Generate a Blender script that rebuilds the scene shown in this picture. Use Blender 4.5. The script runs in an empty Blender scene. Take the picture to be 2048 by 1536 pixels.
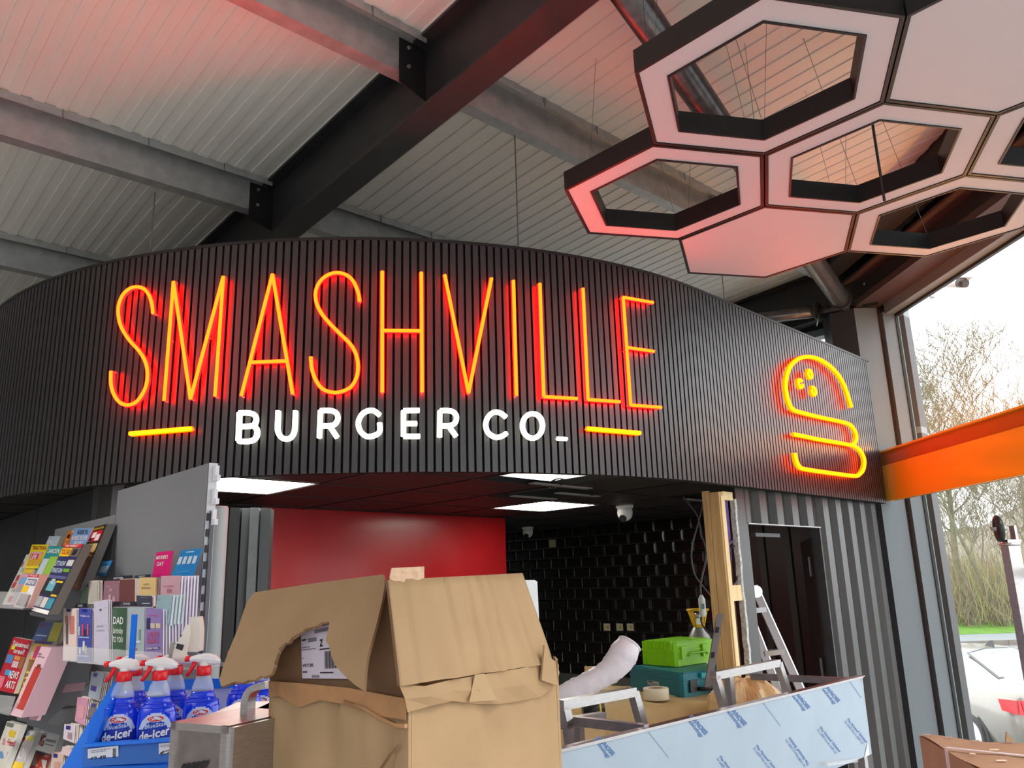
import bpy, bmesh, math, random
from mathutils import Vector as V, Matrix
random.seed(7)
S = bpy.context.scene
CZ = 1.75                      # camera height above the shop floor

# ---------------------------------------------------------------- camera, sky, lamps, exposure
F, VPX, VPY = 1585.0, 835.0, -5650.0       # focal length in px, zenith vanishing point in px
up_c = V((VPX-1024, 768-VPY, -F)).normalized()
fw_c = V((0, 0, -1)); fw_c = (fw_c-up_c*fw_c.dot(up_c)).normalized()
rt_c = fw_c.cross(up_c)
ROT = Matrix((rt_c, fw_c, up_c))           # camera axes -> world axes
cam = bpy.data.cameras.new('camera'); cam_o = bpy.data.objects.new('camera', cam)
S.collection.objects.link(cam_o); S.camera = cam_o
cam.sensor_width = 36; cam.lens = 36*F/2048; cam.clip_start = .05; cam.clip_end = 400
cam_o.matrix_world = Matrix.Translation((0, 0, CZ)) @ ROT.to_4x4()
w = bpy.data.worlds.new('sky'); S.world = w; w.use_nodes = True
nt = w.node_tree; bg = nt.nodes['Background']
tcn = nt.nodes.new('ShaderNodeTexCoord'); sep = nt.nodes.new('ShaderNodeSeparateXYZ')
rampw = nt.nodes.new('ShaderNodeValToRGB')
nt.links.new(tcn.outputs['Generated'], sep.inputs[0]); nt.links.new(sep.outputs['Z'], rampw.inputs[0])
rampw.color_ramp.elements[0].position = 0.0; rampw.color_ramp.elements[0].color = (.86, .9, .93, 1)
rampw.color_ramp.elements[1].position = .5; rampw.color_ramp.elements[1].color = (.93, .97, 1, 1)
nt.links.new(rampw.outputs[0], bg.inputs[0]); bg.inputs[1].default_value = 2.8
S.view_settings.view_transform = 'Standard'; S.view_settings.look = 'None'
S.view_settings.exposure = 0.5; S.view_settings.gamma = 1; S.view_settings.use_curve_mapping = False
NEON = dict(red_core=(20.0, .44, .02), red_side=(22.0, .03, .03), yel_core=(12.0, .74, .012), yel_side=(8, .34, .0),
            white_core=(3.2, 3.2, 2.9), white_side=(1.5, 1.5, 1.2))
LED = 11.0
for lx, ly in ((1.2, -1.2), (2.0, .6), (-3.0, 2.0)):       # unseen area lamps added to brighten the foreground and racks
    ld_ = bpy.data.lights.new('fill_light', 'AREA'); ld_.shape = 'RECTANGLE'; ld_.size = 1.2; ld_.size_y = .6; ld_.energy = 34; ld_.spread = math.radians(115); ld_.color = (1, .97, .9)
    lo_ = bpy.data.objects.new('fill_light', ld_); S.collection.objects.link(lo_); lo_.location = (lx, ly, 3.5)

# ---------------------------------------------------------------- view rays used to read positions off known planes
def ray(px, py): return ROT @ V(((px-1024)/F, (768-py)/F, -1))
def HZ(px, py, h):                         # on a level plane h above the eye
    r = ray(px, py); t = h/r.z; return V((r.x*t, r.y*t, CZ+h))
def VP(px, py, p0, az, off=0):             # on an upright plane through p0 running along azimuth az
    a = math.radians(az); n = V((math.cos(a), -math.sin(a), 0)); r = ray(px, py)
    t = (n.dot(V((p0[0], p0[1], 0)))+off)/n.dot(r); return V((r.x*t, r.y*t, CZ+r.z*t))
def PN(px, py, p0, n):                     # on any plane
    r = ray(px, py); o = V((0, 0, CZ)); t = n.dot(V(p0)-o)/n.dot(r); return o+r*t
def AT(px, py, d):
    r = ray(px, py); t = d/math.hypot(r.x, r.y); return V((r.x*t, r.y*t, CZ+r.z*t))
def dirv(az): a = math.radians(az); return V((math.sin(a), math.cos(a), 0))

# ---------------------------------------------------------------- materials
MATS = {}
def mat(name, col, rough=.5, metal=0, em=None, noise=0, scale=8, bump=0, spec=.5, alpha=1, trans=0, ior=1.45, coat=0, stretch=None, bscale=None):
    if name in MATS: return MATS[name]
    m = bpy.data.materials.new(name); m.use_nodes = True; t = m.node_tree; b = t.nodes['Principled BSDF']
    b.inputs['Base Color'].default_value = (*col, 1); b.inputs['Roughness'].default_value = rough
    b.inputs['Metallic'].default_value = metal; b.inputs['Specular IOR Level'].default_value = spec
    b.inputs['IOR'].default_value = ior
    if trans: b.inputs['Transmission Weight'].default_value = trans
    if alpha < 1: b.inputs['Alpha'].default_value = alpha
    if coat: b.inputs['Coat Weight'].default_value = coat; b.inputs['Coat Roughness'].default_value = .15
    if em:
        b.inputs['Emission Color'].default_value = (*em, 1) if max(em) <= 1 else (*[c/max(em) for c in em], 1)
        b.inputs['Emission Strength'].default_value = max(1, max(em)) if max(em) > 1 else 1
    if noise or bump:
        tc = t.nodes.new('ShaderNodeTexCoord'); mp = t.nodes.new('ShaderNodeMapping')
        if stretch: mp.inputs['Scale'].default_value = stretch
        nz = t.nodes.new('ShaderNodeTexNoise'); nz.inputs['Scale'].default_value = scale; nz.inputs['Detail'].default_value = 5
        t.links.new(tc.outputs['Object'], mp.inputs[0]); t.links.new(mp.outputs[0], nz.inputs[0])
        if noise:
            r = t.nodes.new('ShaderNodeValToRGB'); r.color_ramp.elements[0].position = .3; r.color_ramp.elements[1].position = .7
            r.color_ramp.elements[0].color = (*[c*(1-noise) for c in col], 1); r.color_ramp.elements[1].color = (*[min(1, c*(1+noise)) for c in col], 1)
            t.links.new(nz.outputs[0], r.inputs[0]); t.links.new(r.outputs[0], b.inputs['Base Color'])
        if bump:
            nb = nz
            if bscale:
                nb = t.nodes.new('ShaderNodeTexNoise'); nb.inputs['Scale'].default_value = bscale; t.links.new(mp.outputs[0], nb.inputs[0])
            bp = t.nodes.new('ShaderNodeBump'); bp.inputs['Strength'].default_value = bump; bp.inputs['Distance'].default_value = .01
            t.links.new(nb.outputs[0], bp.inputs['Height']); t.links.new(bp.outputs[0], b.inputs['Normal'])
    MATS[name] = m; return m
def srgb(r, g, b):
    f = lambda c: (c/255/12.92) if c/255 <= .04045 else ((c/255+.055)/1.055)**2.4
    return (f(r), f(g), f(b))
def pm(c, rough=.45):                      # flat print / card colour, srgb 0-255
    return mat('print_%d_%d_%d' % tuple(c), srgb(*c), rough)
def emat(name, e):
    if name in MATS: return MATS[name]
    m = bpy.data.materials.new(name); m.use_nodes = True; t = m.node_tree
    t.nodes.remove(t.nodes['Principled BSDF']); n = t.nodes.new('ShaderNodeEmission'); k = max(e)
    n.inputs[0].default_value = (*[c/k for c in e], 1); n.inputs[1].default_value = k
    t.links.new(n.outputs[0], t.nodes['Material Output'].inputs[0]); MATS[name] = m; return m

M_SLAT = mat('slat_grey', (.020, .018, .020), .40, spec=.9, noise=.12, scale=30, stretch=(1, 1, .1))
M_FELT = mat('black_backing', (.004, .004, .004), .95)
M_LINER = mat('white_liner', (.76, .76, .71), .38, noise=.03, scale=2)
M_GALV = mat('galvanised', (.42, .43, .43), .42, .55, noise=.14, scale=14, bump=.02)
M_STEEL = mat('dark_steel', (.028, .028, .030), .42, noise=.15, scale=9)
M_BLACK = mat('black_paint', (.012, .012, .013), .45)
M_BOLT = mat('zinc_bolt', (.5, .5, .5), .35, .9)
M_TUBE = mat('primer_tube', (.16, .15, .15), .3, .6, noise=.25, scale=20)
M_HEXF = mat('hex_white', (.58, .56, .59), .5)
M_HEXR = mat('hex_rim', (.010, .010, .011), .42)
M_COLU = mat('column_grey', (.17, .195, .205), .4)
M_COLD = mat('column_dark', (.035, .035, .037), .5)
M_REVL = mat('brown_reveal', (.06, .035, .033), .5)
M_RED = mat('red_wall', (.42, .005, .008), .34, noise=.12, scale=3, coat=.2)
M_TILE = mat('black_tile', (.012, .010, .008), .22, coat=.5)
M_GROUT = mat('grout', (.16, .15, .13), .8)
M_CTILE = mat('ceiling_black', (.012, .010, .010), .55)
M_CONT = mat('container_paint', (.040, .037, .034), .32, noise=.35, scale=5, stretch=(1, 1, .12), bump=.02)
M_CARD = mat('cardboard', srgb(164, 135, 100), .85, noise=.07, scale=7, bump=.25, bscale=18)
M_CARD2 = mat('cardboard_inner', srgb(124, 94, 68), .85, noise=.08, scale=14, bump=.1)
M_TAPE = mat('clear_tape', srgb(200, 178, 150), .12, alpha=.45, bump=.5, scale=40)
M_TAPEB = mat('brown_tape', srgb(168, 124, 84), .2, noise=.1, scale=30, bump=.35)
M_SS = mat('stainless', (.46, .44, .43), .28, .9, noise=.1, scale=40, stretch=(1, 1, 8))
M_SSD = mat('stainless_dull', (.30, .27, .26), .35, .9, noise=.15, scale=30)
M_FILM = mat('blue_film', srgb(158, 174, 188), .32, .15, noise=.05, scale=5)
M_INK = mat('film_ink', srgb(70, 112, 168), .5)
M_TIMB = mat('timber', srgb(206, 168, 112), .7, noise=.16, scale=14, stretch=(3, 3, .35))
M_TIMB2 = mat('timber_pale', srgb(232, 206, 156), .7, noise=.1, scale=14, stretch=(3, 3, .35))
M_GOND = mat('gondola_grey', srgb(140, 142, 146), .42, .1)
M_GONDD = mat('gondola_dark', srgb(92, 94, 98), .5)
M_POST = mat('post_pale', srgb(166, 178, 178), .4)
M_BLUE = mat('blue_plastic', srgb(10, 112, 226), .35)
M_FLOOR = mat('floor_tile', (.50, .48, .45), .35, noise=.08, scale=3)
M_PANEL = mat('dark_panel', (.030, .031, .036), .5, noise=.15, scale=4)
M_CLR = mat('acrylic', (.85, .87, .88), .06, alpha=.28)
M_GLASS = mat('window_glass', (.9, .95, .95), .02, alpha=.06, spec=.5)
M_WHITE = mat('white_plastic', (.72, .72, .70), .35)
M_RED2 = mat('red_plastic', srgb(222, 22, 34), .3)
M_BLK = mat('black_plastic', (.012, .012, .012), .35)
M_WIRE = mat('wire_steel', (.16, .15, .15), .4, .4)

# ---------------------------------------------------------------- mesh helpers
class MB:
    def __init__(s): s.v = []; s.f = []; s.m = []; s.mats = []; s.sm = []
    def mi(s, m):
        if m not in s.mats: s.mats.append(m)
        return s.mats.index(m)
    def poly(s, vs, m, smooth=False):
        b = len(s.v); s.v += [tuple(p) for p in vs]; s.f.append(list(range(b, b+len(vs)))); s.m.append(s.mi(m)); s.sm.append(smooth)
    def hexa(s, p, m):                     # p: 8 corners, 0-3 ring, 4-7 opposite ring
        b = len(s.v); s.v += [tuple(q) for q in p]; k = s.mi(m)
        for f in ((0, 3, 2, 1), (4, 5, 6, 7), (0, 1, 5, 4), (1, 2, 6, 5), (2, 3, 7, 6), (3, 0, 4, 7)):
            s.f.append([b+i for i in f]); s.m.append(k); s.sm.append(False)
    def box(s, o, u, v, w, m):             # corner o and three edge vectors
        o, u, v, w = V(o), V(u), V(v), V(w)
        s.hexa([o, o+u, o+u+v, o+v, o+w, o+u+w, o+u+v+w, o+v+w], m)
    def cbox(s, c, sx, sy, sz, m, R=None):
        R = R or Matrix.Identity(3); c = V(c); u, v, w = R@V((sx, 0, 0)), R@V((0, sy, 0)), R@V((0, 0, sz))
        s.box(c-(u+v+w)/2, u, v, w, m)
    def prism(s, pts, d, m, m2=None):      # outline pts pushed by vector d
        d = V(d); n = len(pts); b = len(s.v); s.v += [tuple(p) for p in pts]+[tuple(V(p)+d) for p in pts]; k = s.mi(m); k2 = s.mi(m2 or m)
        s.f.append(list(range(b, b+n))); s.m.append(k); s.sm.append(False)
        s.f.append(list(range(b+2*n-1, b+n-1, -1))); s.m.append(k); s.sm.append(False)
        for i in range(n):
            j = (i+1) % n; s.f.append([b+i, b+n+i, b+n+j, b+j]); s.m.append(k2); s.sm.append(False)
    def tube(s, pts, r, m, n=8, caps=True, smooth=True):
        pts = [V(p) for p in pts]; rs = r if isinstance(r, (list, tuple)) else [r]*len(pts)
        k = s.mi(m); b = len(s.v); prev = None
        for i, p in enumerate(pts):
            if i == 0: t = pts[1]-pts[0]
            elif i == len(pts)-1: t = pts[-1]-pts[-2]
            else: t = (pts[i+1]-p).normalized()+(p-pts[i-1]).normalized()
            if t.length < 1e-9: t = V((0, 0, 1))
            t.normalize()
            if prev is None:
                a = t.cross(V((0, 0, 1)));
                if a.length < .05: a = t.cross(V((1, 0, 0)))
                a.normalize()
            else:
                a = prev-t*prev.dot(t)
                a = a.normalized() if a.length > 1e-6 else t.orthogonal().normalized()
            prev = a; c = t.cross(a)
            for q in range(n):
                an = 2*math.pi*q/n; s.v.append(tuple(p+(a*math.cos(an)+c*math.sin(an))*rs[i]))
        for i in range(len(pts)-1):
            for q in range(n):
                q2 = (q+1) % n; s.f.append([b+i*n+q, b+i*n+q2, b+(i+1)*n+q2, b+(i+1)*n+q]); s.m.append(k); s.sm.append(smooth)
        if caps:
            s.f.append([b+q for q in range(n)][::-1]); s.m.append(k); s.sm.append(False)
            e = b+(len(pts)-1)*n; s.f.append([e+q for q in range(n)]); s.m.append(k); s.sm.append(False)
    def cyl(s, c, ax, r, h, m, n=16, r2=None):
        c = V(c); ax = V(ax).normalized(); s.tube([c, c+ax*h], [r, r if r2 is None else r2], m, n)
    def lathe(s, c, prof, m, n=20, ax=None, sx=1, sy=1, rot=0):   # prof [(r,z)]
        c = V(c); b = len(s.v); k = s.mi(m); cr, sr = math.cos(rot), math.sin(rot)
        for r, z in prof:
            for q in range(n):
                an = 2*math.pi*q/n; x, y = r*math.cos(an)*sx, r*math.sin(an)*sy
                s.v.append((c.x+x*cr-y*sr, c.y+x*sr+y*cr, c.z+z))
        for i in range(len(prof)-1):
            for q in range(n):
                q2 = (q+1) % n; s.f.append([b+i*n+q, b+i*n+q2, b+(i+1)*n+q2, b+(i+1)*n+q]); s.m.append(k); s.sm.append(True)
        s.f.append([b+q for q in range(n)][::-1]); s.m.append(k); s.sm.append(False)
        e = b+(len(prof)-1)*n; s.f.append([e+q for q in range(n)]); s.m.append(k); s.sm.append(False)
    def xf(s, M):
        s.v = [tuple(M@V(p)) for p in s.v]; return s
    def weld(s):                            # merge equal corners so smooth shading runs across
        d = {}; mp = []; nv = []
        for p in s.v:
            k = (round(p[0], 5), round(p[1], 5), round(p[2], 5))
            if k not in d: d[k] = len(nv); nv.append(p)
            mp.append(d[k])
        F = [(list(dict.fromkeys(mp[i] for i in f)), m, q) for f, m, q in zip(s.f, s.m, s.sm)]; F = [f for f in F if len(f[0]) > 2]
        s.v = nv; s.f = [f[0] for f in F]; s.m = [f[1] for f in F]; s.sm = [f[2] for f in F]; return s
    def mesh(s, name):
        me = bpy.data.meshes.new(name); me.from_pydata(s.v, [], s.f)
        for m in s.mats: me.materials.append(m)
        me.polygons.foreach_set('material_index', s.m); me.polygons.foreach_set('use_smooth', s.sm); me.update(); return me
    def build(s, name, parent=None, label=None, cat=None, group=None, kind=None, origin=None):
        base = V((0, 0, 0)); q = parent
        while q is not None: base = base+q.location; q = q.parent
        if origin is None: origin = base if parent is not None else centre_base(s.v)
        o_ = V(origin); s.v = [tuple(V(p)-o_) for p in s.v]
        o = bpy.data.objects.new(name, s.mesh(name)); S.collection.objects.link(o)
        if parent is not None: o.parent = parent
        o.location = o_-base
        return tag(o, label, cat, group, kind)
def centre_base(vs):
    xs = [p[0] for p in vs]; ys = [p[1] for p in vs]; zs = [p[2] for p in vs]
    return V(((min(xs)+max(xs))/2, (min(ys)+max(ys))/2, min(zs)))
def tag(o, label=None, cat=None, group=None, kind=None):
    if label: o['label'] = label
    if cat: o['category'] = cat
    if group: o['group'] = group
    if kind: o['kind'] = kind
    return o
def thing(name, label, cat, loc, group=None, kind=None):
    o = bpy.data.objects.new(name, None); o.empty_display_size = .1; S.collection.objects.link(o); o.location = V(loc)
    return tag(o, label, cat, group, kind)
def spline(pts, k=6):                      # Catmull-Rom through 2D/3D points
    pts = [V(p) for p in pts]; out = []
    for i in range(len(pts)-1):
        p0 = pts[max(i-1, 0)]; p1 = pts[i]; p2 = pts[i+1]; p3 = pts[min(i+2, len(pts)-1)]
        for j in range(k):
            t = j/k; out.append(.5*((2*p1)+(p2-p0)*t+(2*p0-5*p1+4*p2-p3)*t*t+(3*p1-p0-3*p2+p3)*t**3))
    out.append(pts[-1]); return out
TXT = {}
def text_geo(s, bold=0):
    key = (s, bold)
    if key in TXT: return TXT[key]
    cu = bpy.data.curves.new('t', 'FONT'); cu.body = s; cu.resolution_u = 2; cu.offset = bold; cu.fill_mode = 'FRONT'
    o = bpy.data.objects.new('t', cu); S.collection.objects.link(o)
    me = o.to_mesh(); vs = [(v.co.x, v.co.y) for v in me.vertices]; fs = [list(p.vertices) for p in me.polygons]
    o.to_mesh_clear(); bpy.data.objects.remove(o); bpy.data.curves.remove(cu)
    if vs:
        x0 = min(v[0] for v in vs); x1 = max(v[0] for v in vs); y0 = min(v[1] for v in vs); y1 = max(v[1] for v in vs)
        vs = [((a-x0)/(x1-x0 or 1), (b-y0)/(y1-y0 or 1)) for a, b in vs]; asp = (x1-x0)/(y1-y0 or 1)
    else: asp = 1
    TXT[key] = (vs, fs, asp); return TXT[key]
def put_text(mb, s, m, fn, x0, y0, x1, y1, bold=.02):
    """text stretched to the rectangle x0..x1 / y0..y1 of a surface; fn maps (x, y) to 3D"""
    vs, fs, a = text_geo(s, bold); b = len(mb.v); k = mb.mi(m)
    mb.v += [tuple(fn(x0+(x1-x0)*u, y0+(y1-y0)*v)) for u, v in vs]
    for f in fs: mb.f.append([b+i for i in f]); mb.m.append(k); mb.sm.append(False)
def quadfn(c, lift=0):                      # c: TL, TR, BR, BL in 3D -> (u right, v down) map
    c = [V(p) for p in c]; n = (c[1]-c[0]).cross(c[3]-c[0]).normalized()
    if n.dot(c[0]-V((0, 0, CZ))) > 0: n = -n
    return lambda u, v: (c[0]*(1-u)+c[1]*u)*(1-v)+(c[3]*(1-u)+c[2]*u)*v+n*lift

# ================================================================ ROOF
AX, CX = V((-.682, .731, 0)), V((.731, .682, 0))
def RP(a, c, D=0):
    p = AX*a+CX*c; return V((p.x, p.y, CZ+2.65+.043*p.x-.046*p.y-D))
def a_lim(c, x=3.1): return max((.731*c-x)/.682, (-4.5-.682*c)/.731)
ceil_o = MB()
ceil_o.hexa([RP(a, c, -.06) for a, c in ((-7, -4.2), (14, -4.2), (14, 6.5), (2.2, 6.5))]+[RP(a, c, -.10) for a, c in ((-7, -4.2), (14, -4.2), (14, 6.5), (2.2, 6.5))], M_LINER)
ceil_o = ceil_o.build('ceiling', kind='structure')
c = -2.5
while c < 6.34:
    a0 = a_lim(c+.05); mb = MB(); W = .1035
    sec = [(0, 0), (.048, 0), (.051, .006), (.1, .006), (W, 0), (W, -.02), (0, -.02)]
    mb.prism([RP(a0, c+q, z) for q, z in sec], RP(11.5, c)-RP(a0, c), M_LINER)
    mb.build('ceiling_strip', ceil_o, origin=RP(a0, c)); c += W

PURL = (-2.1, -.5, 1.05, 2.65, 4.20, 5.77, 7.35)
WH = ['nearest the viewer', 'second from the viewer', 'over the top edge of the photo', 'lit red underneath', 'behind the first curve of the sign', 'grazing the top of the sign', 'furthest back']
def purlin(a, c0, c1, label):
    t = thing('roof_purlin', label, 'roof beam', RP(a, (c0+c1)/2, .2), 'galvanised roof purlins')
    def ex(sec, m, nm):
        mb = MB(); mb.prism([RP(a+q, c0, z) for q, z in sec], CX*(c1-c0)+V((0, 0, (RP(a, c1)-RP(a, c0)).z)), m); mb.build(nm, t)
    ex([(0, .004), (.003, .004), (.003, .2), (0, .2)], M_GALV, 'web')
    ex([(-.065, .004), (.003, .004), (.003, .008), (-.065, .008)], M_GALV, 'top_flange')
    ex([(-.068, .004), (-.065, .004), (-.065, .048), (-.068, .048)], M_GALV, 'top_lip')
    ex([(0, .2), (.068, .2), (.068, .203), (0, .203)], M_GALV, 'bottom_flange')
    ex([(.065, .185), (.068, .185), (.068, .2), (.065, .2)], M_GALV, 'bottom_lip')
    k = 0; cc = c0+.25
    while cc < c1-.15 and k < 12:
        mb = MB(); mb.tube([RP(a-.071, cc, .006), RP(a-.072, cc+.002, .035), RP(a-.071, cc+.006, .058)], .0022, M_WIRE, 5); mb.build('hook', t); cc += .42; k += 1
for i, a in enumerate(PURL):
    if a > 1.2 or a < -1:
        purlin(a, -2.4, 1.93, 'galvanised roof purlin left of the dark rafter, %s' % WH[i])
    else: purlin(a, -2.4, 1.93, 'galvanised roof purlin left of the dark rafter, %s' % WH[i])
    ce = min(6.3, (3.0+.682*a)/.731)
    if ce > 2.6: purlin(a, 2.03, ce, 'galvanised roof purlin right of the dark rafter, %s' % WH[i])
# rafter: I beam along A
def rafter(c0, c1, a0, a1, D, label, cleat=True):
    t = thing('roof_rafter', label, 'roof beam', RP((a0+a1)/2, (c0+c1)/2, D)); cm = (c0+c1)/2
    def ex(sec, nm):
        mb = MB(); mb.prism([RP(a0, q, z) for q, z in sec], RP(a1, cm)-RP(a0, cm), M_STEEL); mb.build(nm, t)
    ex([(c0, .01), (c1, .01), (c1, .024), (c0, .024)], 'top_flange')
    ex([(c0, D-.014), (c1, D-.014), (c1, D), (c0, D)], 'bottom_flange')
    ex([(cm-.005, .024), (cm+.005, .024), (cm+.005, D-.014), (cm-.005, D-.014)], 'web')
    if cleat:
        for a in PURL:
            if not a0 < a < a1: continue
            for sgn in (-1, 1):
                mb = MB(); q0 = cm+.005*sgn; q1 = cm+.155*sgn
                mb.hexa([RP(a-.006, q0, .03), RP(a-.006, q1, .03), RP(a-.006, q1, .26), RP(a-.006, q0, .30), RP(a-.001, q0, .03), RP(a-.001, q1, .03), RP(a-.001, q1, .26), RP(a-.001, q0, .30)], M_BLACK)
                cl = mb.build('cleat', t)
                mb.__init__()
                for d in (.065, .165): mb.cyl(RP(a-.006, cm+.105*sgn, d), -AX, .010, .009, M_BOLT, 6)
                mb.build('bolt', cl)
rafter(1.90, 2.05, -6.2, 8.4, .40, 'long dark steel I-section rafter running diagonally across the ceiling')
rafter(6.22, 6.34, 2.3, 8.3, .42, 'dark steel edge beam along the far wall at the column')
# tubular brace from the column head into the roof
mb = MB(); p0, p1 = V((2.66, 5.98, CZ+2.03)), V((.585, 2.91, CZ+2.36)); dd = (p1-p0)
mb.tube([p0+dd*.03, p1+dd*.14], .072, M_TUBE, 20)
t = thing('brace_tube', 'thick primed steel tube bracing from column head up behind the hexagons', 'brace', p0)
mb.build('tube', t)
mb = MB(); mb.cyl(p0+dd*.045, dd, .088, .012, M_STEEL, 20); mb.tube([p0-dd*.01, p0+dd*.03], .03, M_STEEL, 8); mb.build('end_plate', t)
mb = MB(); g = p1+dd*.14; mb.box(g+V((-.12, -.1, .0)), V((.26, .2, 0)), V((0, .012, 0)), V((0, 0, .25)), M_BLACK); mb.build('gusset_plate', t)
# strut tube along the back wall
q0 = VP(1500, 640, RP(0, 6.1)[:2], -43); q1 = VP(1633, 622, RP(0, 6.1)[:2], -43)
t = thing('strut_tube', 'horizontal dark steel tube strut bolted beside the column head', 'brace', q1)
mb = MB(); mb.tube([q1, q1+(q0-q1)*4], .052, M_TUBE, 18); mb.build('tube', t)
mb = MB(); mb.cyl(q1, q1-q0, .075, .014, M_STEEL, 18); mb.tube([q1, q1+(q1-q0)*.35], .022, M_STEEL, 8); mb.build('end_plate', t)
mb = MB(); mb.tube([q1+V((.03, -.03, -.01)), q1+V((.10, -.03, .0))], .013, M_BOLT, 8); mb.tube([q1+V((0, -.04, -.05)), q1+V((-.03, -.04, -.14))], .006, M_BOLT, 6); mb.build('bolt', t)
# gusset with bolts over the column
t = thing('column_bracket', 'black bolted steel bracket above the column head behind the brace tube', 'bracket', (2.72, 6.1, CZ+2.0))
mb = MB(); mb.box((2.80, 5.98, CZ+2.02), (.10, -.06, 0), (.01, .015, 0), (0, 0, .36), M_BLACK); mb.box((2.62, 6.12, CZ+2.05), (.18, -.14, 0), (.01, .015, 0), (0, 0, .38), M_BLACK); mb.build('plate', t)
for x, y, z in ((2.83, 5.95, 2.1), (2.83, 5.95, 2.2), (2.66, 6.06, 2.15), (2.66, 6.06, 2.3)):
    mb = MB(); mb.cyl((x, y, CZ+z), (-.5, -.85, 0), .012, .02, M_BOLT, 6); mb.build('bolt', t)

# ================================================================ SHELL
mb = MB(); mb.box((-7, -5, -.1), (10.35, 0, 0), (0, 15, 0), (0, 0, .1), M_FLOOR); mb.build('floor', kind='structure')
BW = dirv(-43); BN = V((CX.x, CX.y, 0))     # back wall direction / outward normal
# upper back wall with a clerestory opening
wb = MB(); cw = 6.36
hT = VP(1657, 668, RP(0, cw)[:2], -43).z-CZ; print('clerestory top', hT)
def bwbox(a0, a1, h0, h1, m, mb, c0=cw, c1=cw+.12, roof=False):
    P = [AX*a0+CX*c0, AX*a1+CX*c0, AX*a1+CX*c1, AX*a0+CX*c1]
    if roof: top = [RP(a0, c0), RP(a1, c0), RP(a1, c1), RP(a0, c1)]
    else: top = [V((p.x, p.y, CZ+h1)) for p in P]
    mb.hexa([V((p.x, p.y, CZ+h0)) for p in P]+top, m)
bwbox(2.25, 14, hT+.06, 0, M_BLACK, wb, roof=True); bwbox(2.25, 14, -CZ, 1.0, M_BLACK, wb)
bwbox(9.2, 14, 1.0, hT+.06, M_BLACK, wb)
wb.build('wall_back', kind='structure')
wn = thing('window_2', None, None, VP(1657, 668, RP(0, cw)[:2], -43), kind='structure')
mb = MB(); bwbox(2.25, 9.2, hT, hT+.06, M_COLU, mb); bwbox(2.25, 9.2, 1.0, 1.05, M_COLU, mb)
for a in (2.25, 3.2, 4.2, 5.2, 6.2, 7.2, 8.2, 9.15): bwbox(a, a+.05, 1.05, hT, M_COLD, mb)
mb.build('window_frame', wn)
mb = MB(); bwbox(2.3, 9.2, 1.05, hT, M_GLASS, mb, cw+.05, cw+.06); mb.build('pane', wn)
# column, reveal and the window wall on the right
H2 = 2.03
tr = MB()
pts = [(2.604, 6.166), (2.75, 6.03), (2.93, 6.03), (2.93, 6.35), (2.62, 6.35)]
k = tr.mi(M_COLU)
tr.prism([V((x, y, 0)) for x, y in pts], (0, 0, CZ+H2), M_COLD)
tr.m[2] = tr.mi(M_COLD); tr.m[3] = k  # front face paler, left side darker: light and shade put into the colours
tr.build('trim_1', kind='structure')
mb = MB(); mb.box((2.93, 6.056, 0), (.14, 0, 0), (0, .25, 0), (0, 0, CZ+H2), M_REVL); mb.build('trim_2', kind='structure')
WD = V((.0436, -.999, 0)); WNx = V((.999, .0436, 0))
def wbox(s0, s1, x0, x1, h0, h1, m, mb):    # along the window wall: s from the column, x outwards
    o = V((3.06, 5.99, CZ+h0))+WD*s0+WNx*x0; mb.box(o, WD*(s1-s0), WNx*(x1-x0), (0, 0, h1-h0), m)
wn = thing('window_1', None, None, (3.06, 5.99, 0), kind='structure')
mb = MB(); mb.box((2.957, 5.995, 0), (.092, 0, 0), (0, .06, 0), (0, 0, CZ+1.98), M_COLU)
wbox(0, 10, -.09, .03, 1.96, 2.06, M_COLU, mb); mb.build('window_frame', wn)
for s in (2.6, 5.2, 7.8):
    mb = MB(); wbox(s, s+.06, -.06, .05, -CZ, 1.96, M_COLU, mb); mb.build('mullion', wn)
mb = MB(); mb.box((3.049, 5.985, 0), (.018, 0, 0), (0, .06, 0), (0, 0, CZ+1.96), M_BLACK); wbox(0, 10, -.01, .02, 1.94, 1.965, M_BLACK, mb); mb.build('gasket', wn)
mb = MB(); mb.box((3.067, 5.98, 0), (.006, 0, 0), (0, .04, 0), (0, 0, CZ+1.95), mat('glass_edge', srgb(120, 140, 132), .3)); mb.build('glass_edge', wn)
for s0, s1 in ((.01, 2.6), (2.66, 5.2), (5.26, 7.8), (7.86, 10)):
    mb = MB(); wbox(s0, s1, 0, .008, -CZ, 1.95, M_GLASS, mb); mb.build('pane', wn)
# bands over the window head
mb = MB(); wbox(-.15, 10, -.30, -.09, 2.04, 2.09, M_REVL, mb); mb.build('trim_3', kind='structure')
mb = MB(); wbox(-.1, 10, -.24, -.12, 2.09, 2.26, M_STEEL, mb); wbox(-.1, 10, -.36, -.12, 2.24, 2.26, M_REVL, mb); mb.build('trim_4', kind='structure')
mb = MB(); wbox(-.1, 10, -.55, -.37, 2.32, 2.36, M_STEEL, mb); wbox(-.1, 10, -.47, -.45, 2.34, 2.75, M_BLACK, mb); wbox(-.4, 10, -.06, .1, 2.06, 2.85, M_REVL, mb); mb.build('trim_5', kind='structure')
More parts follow.
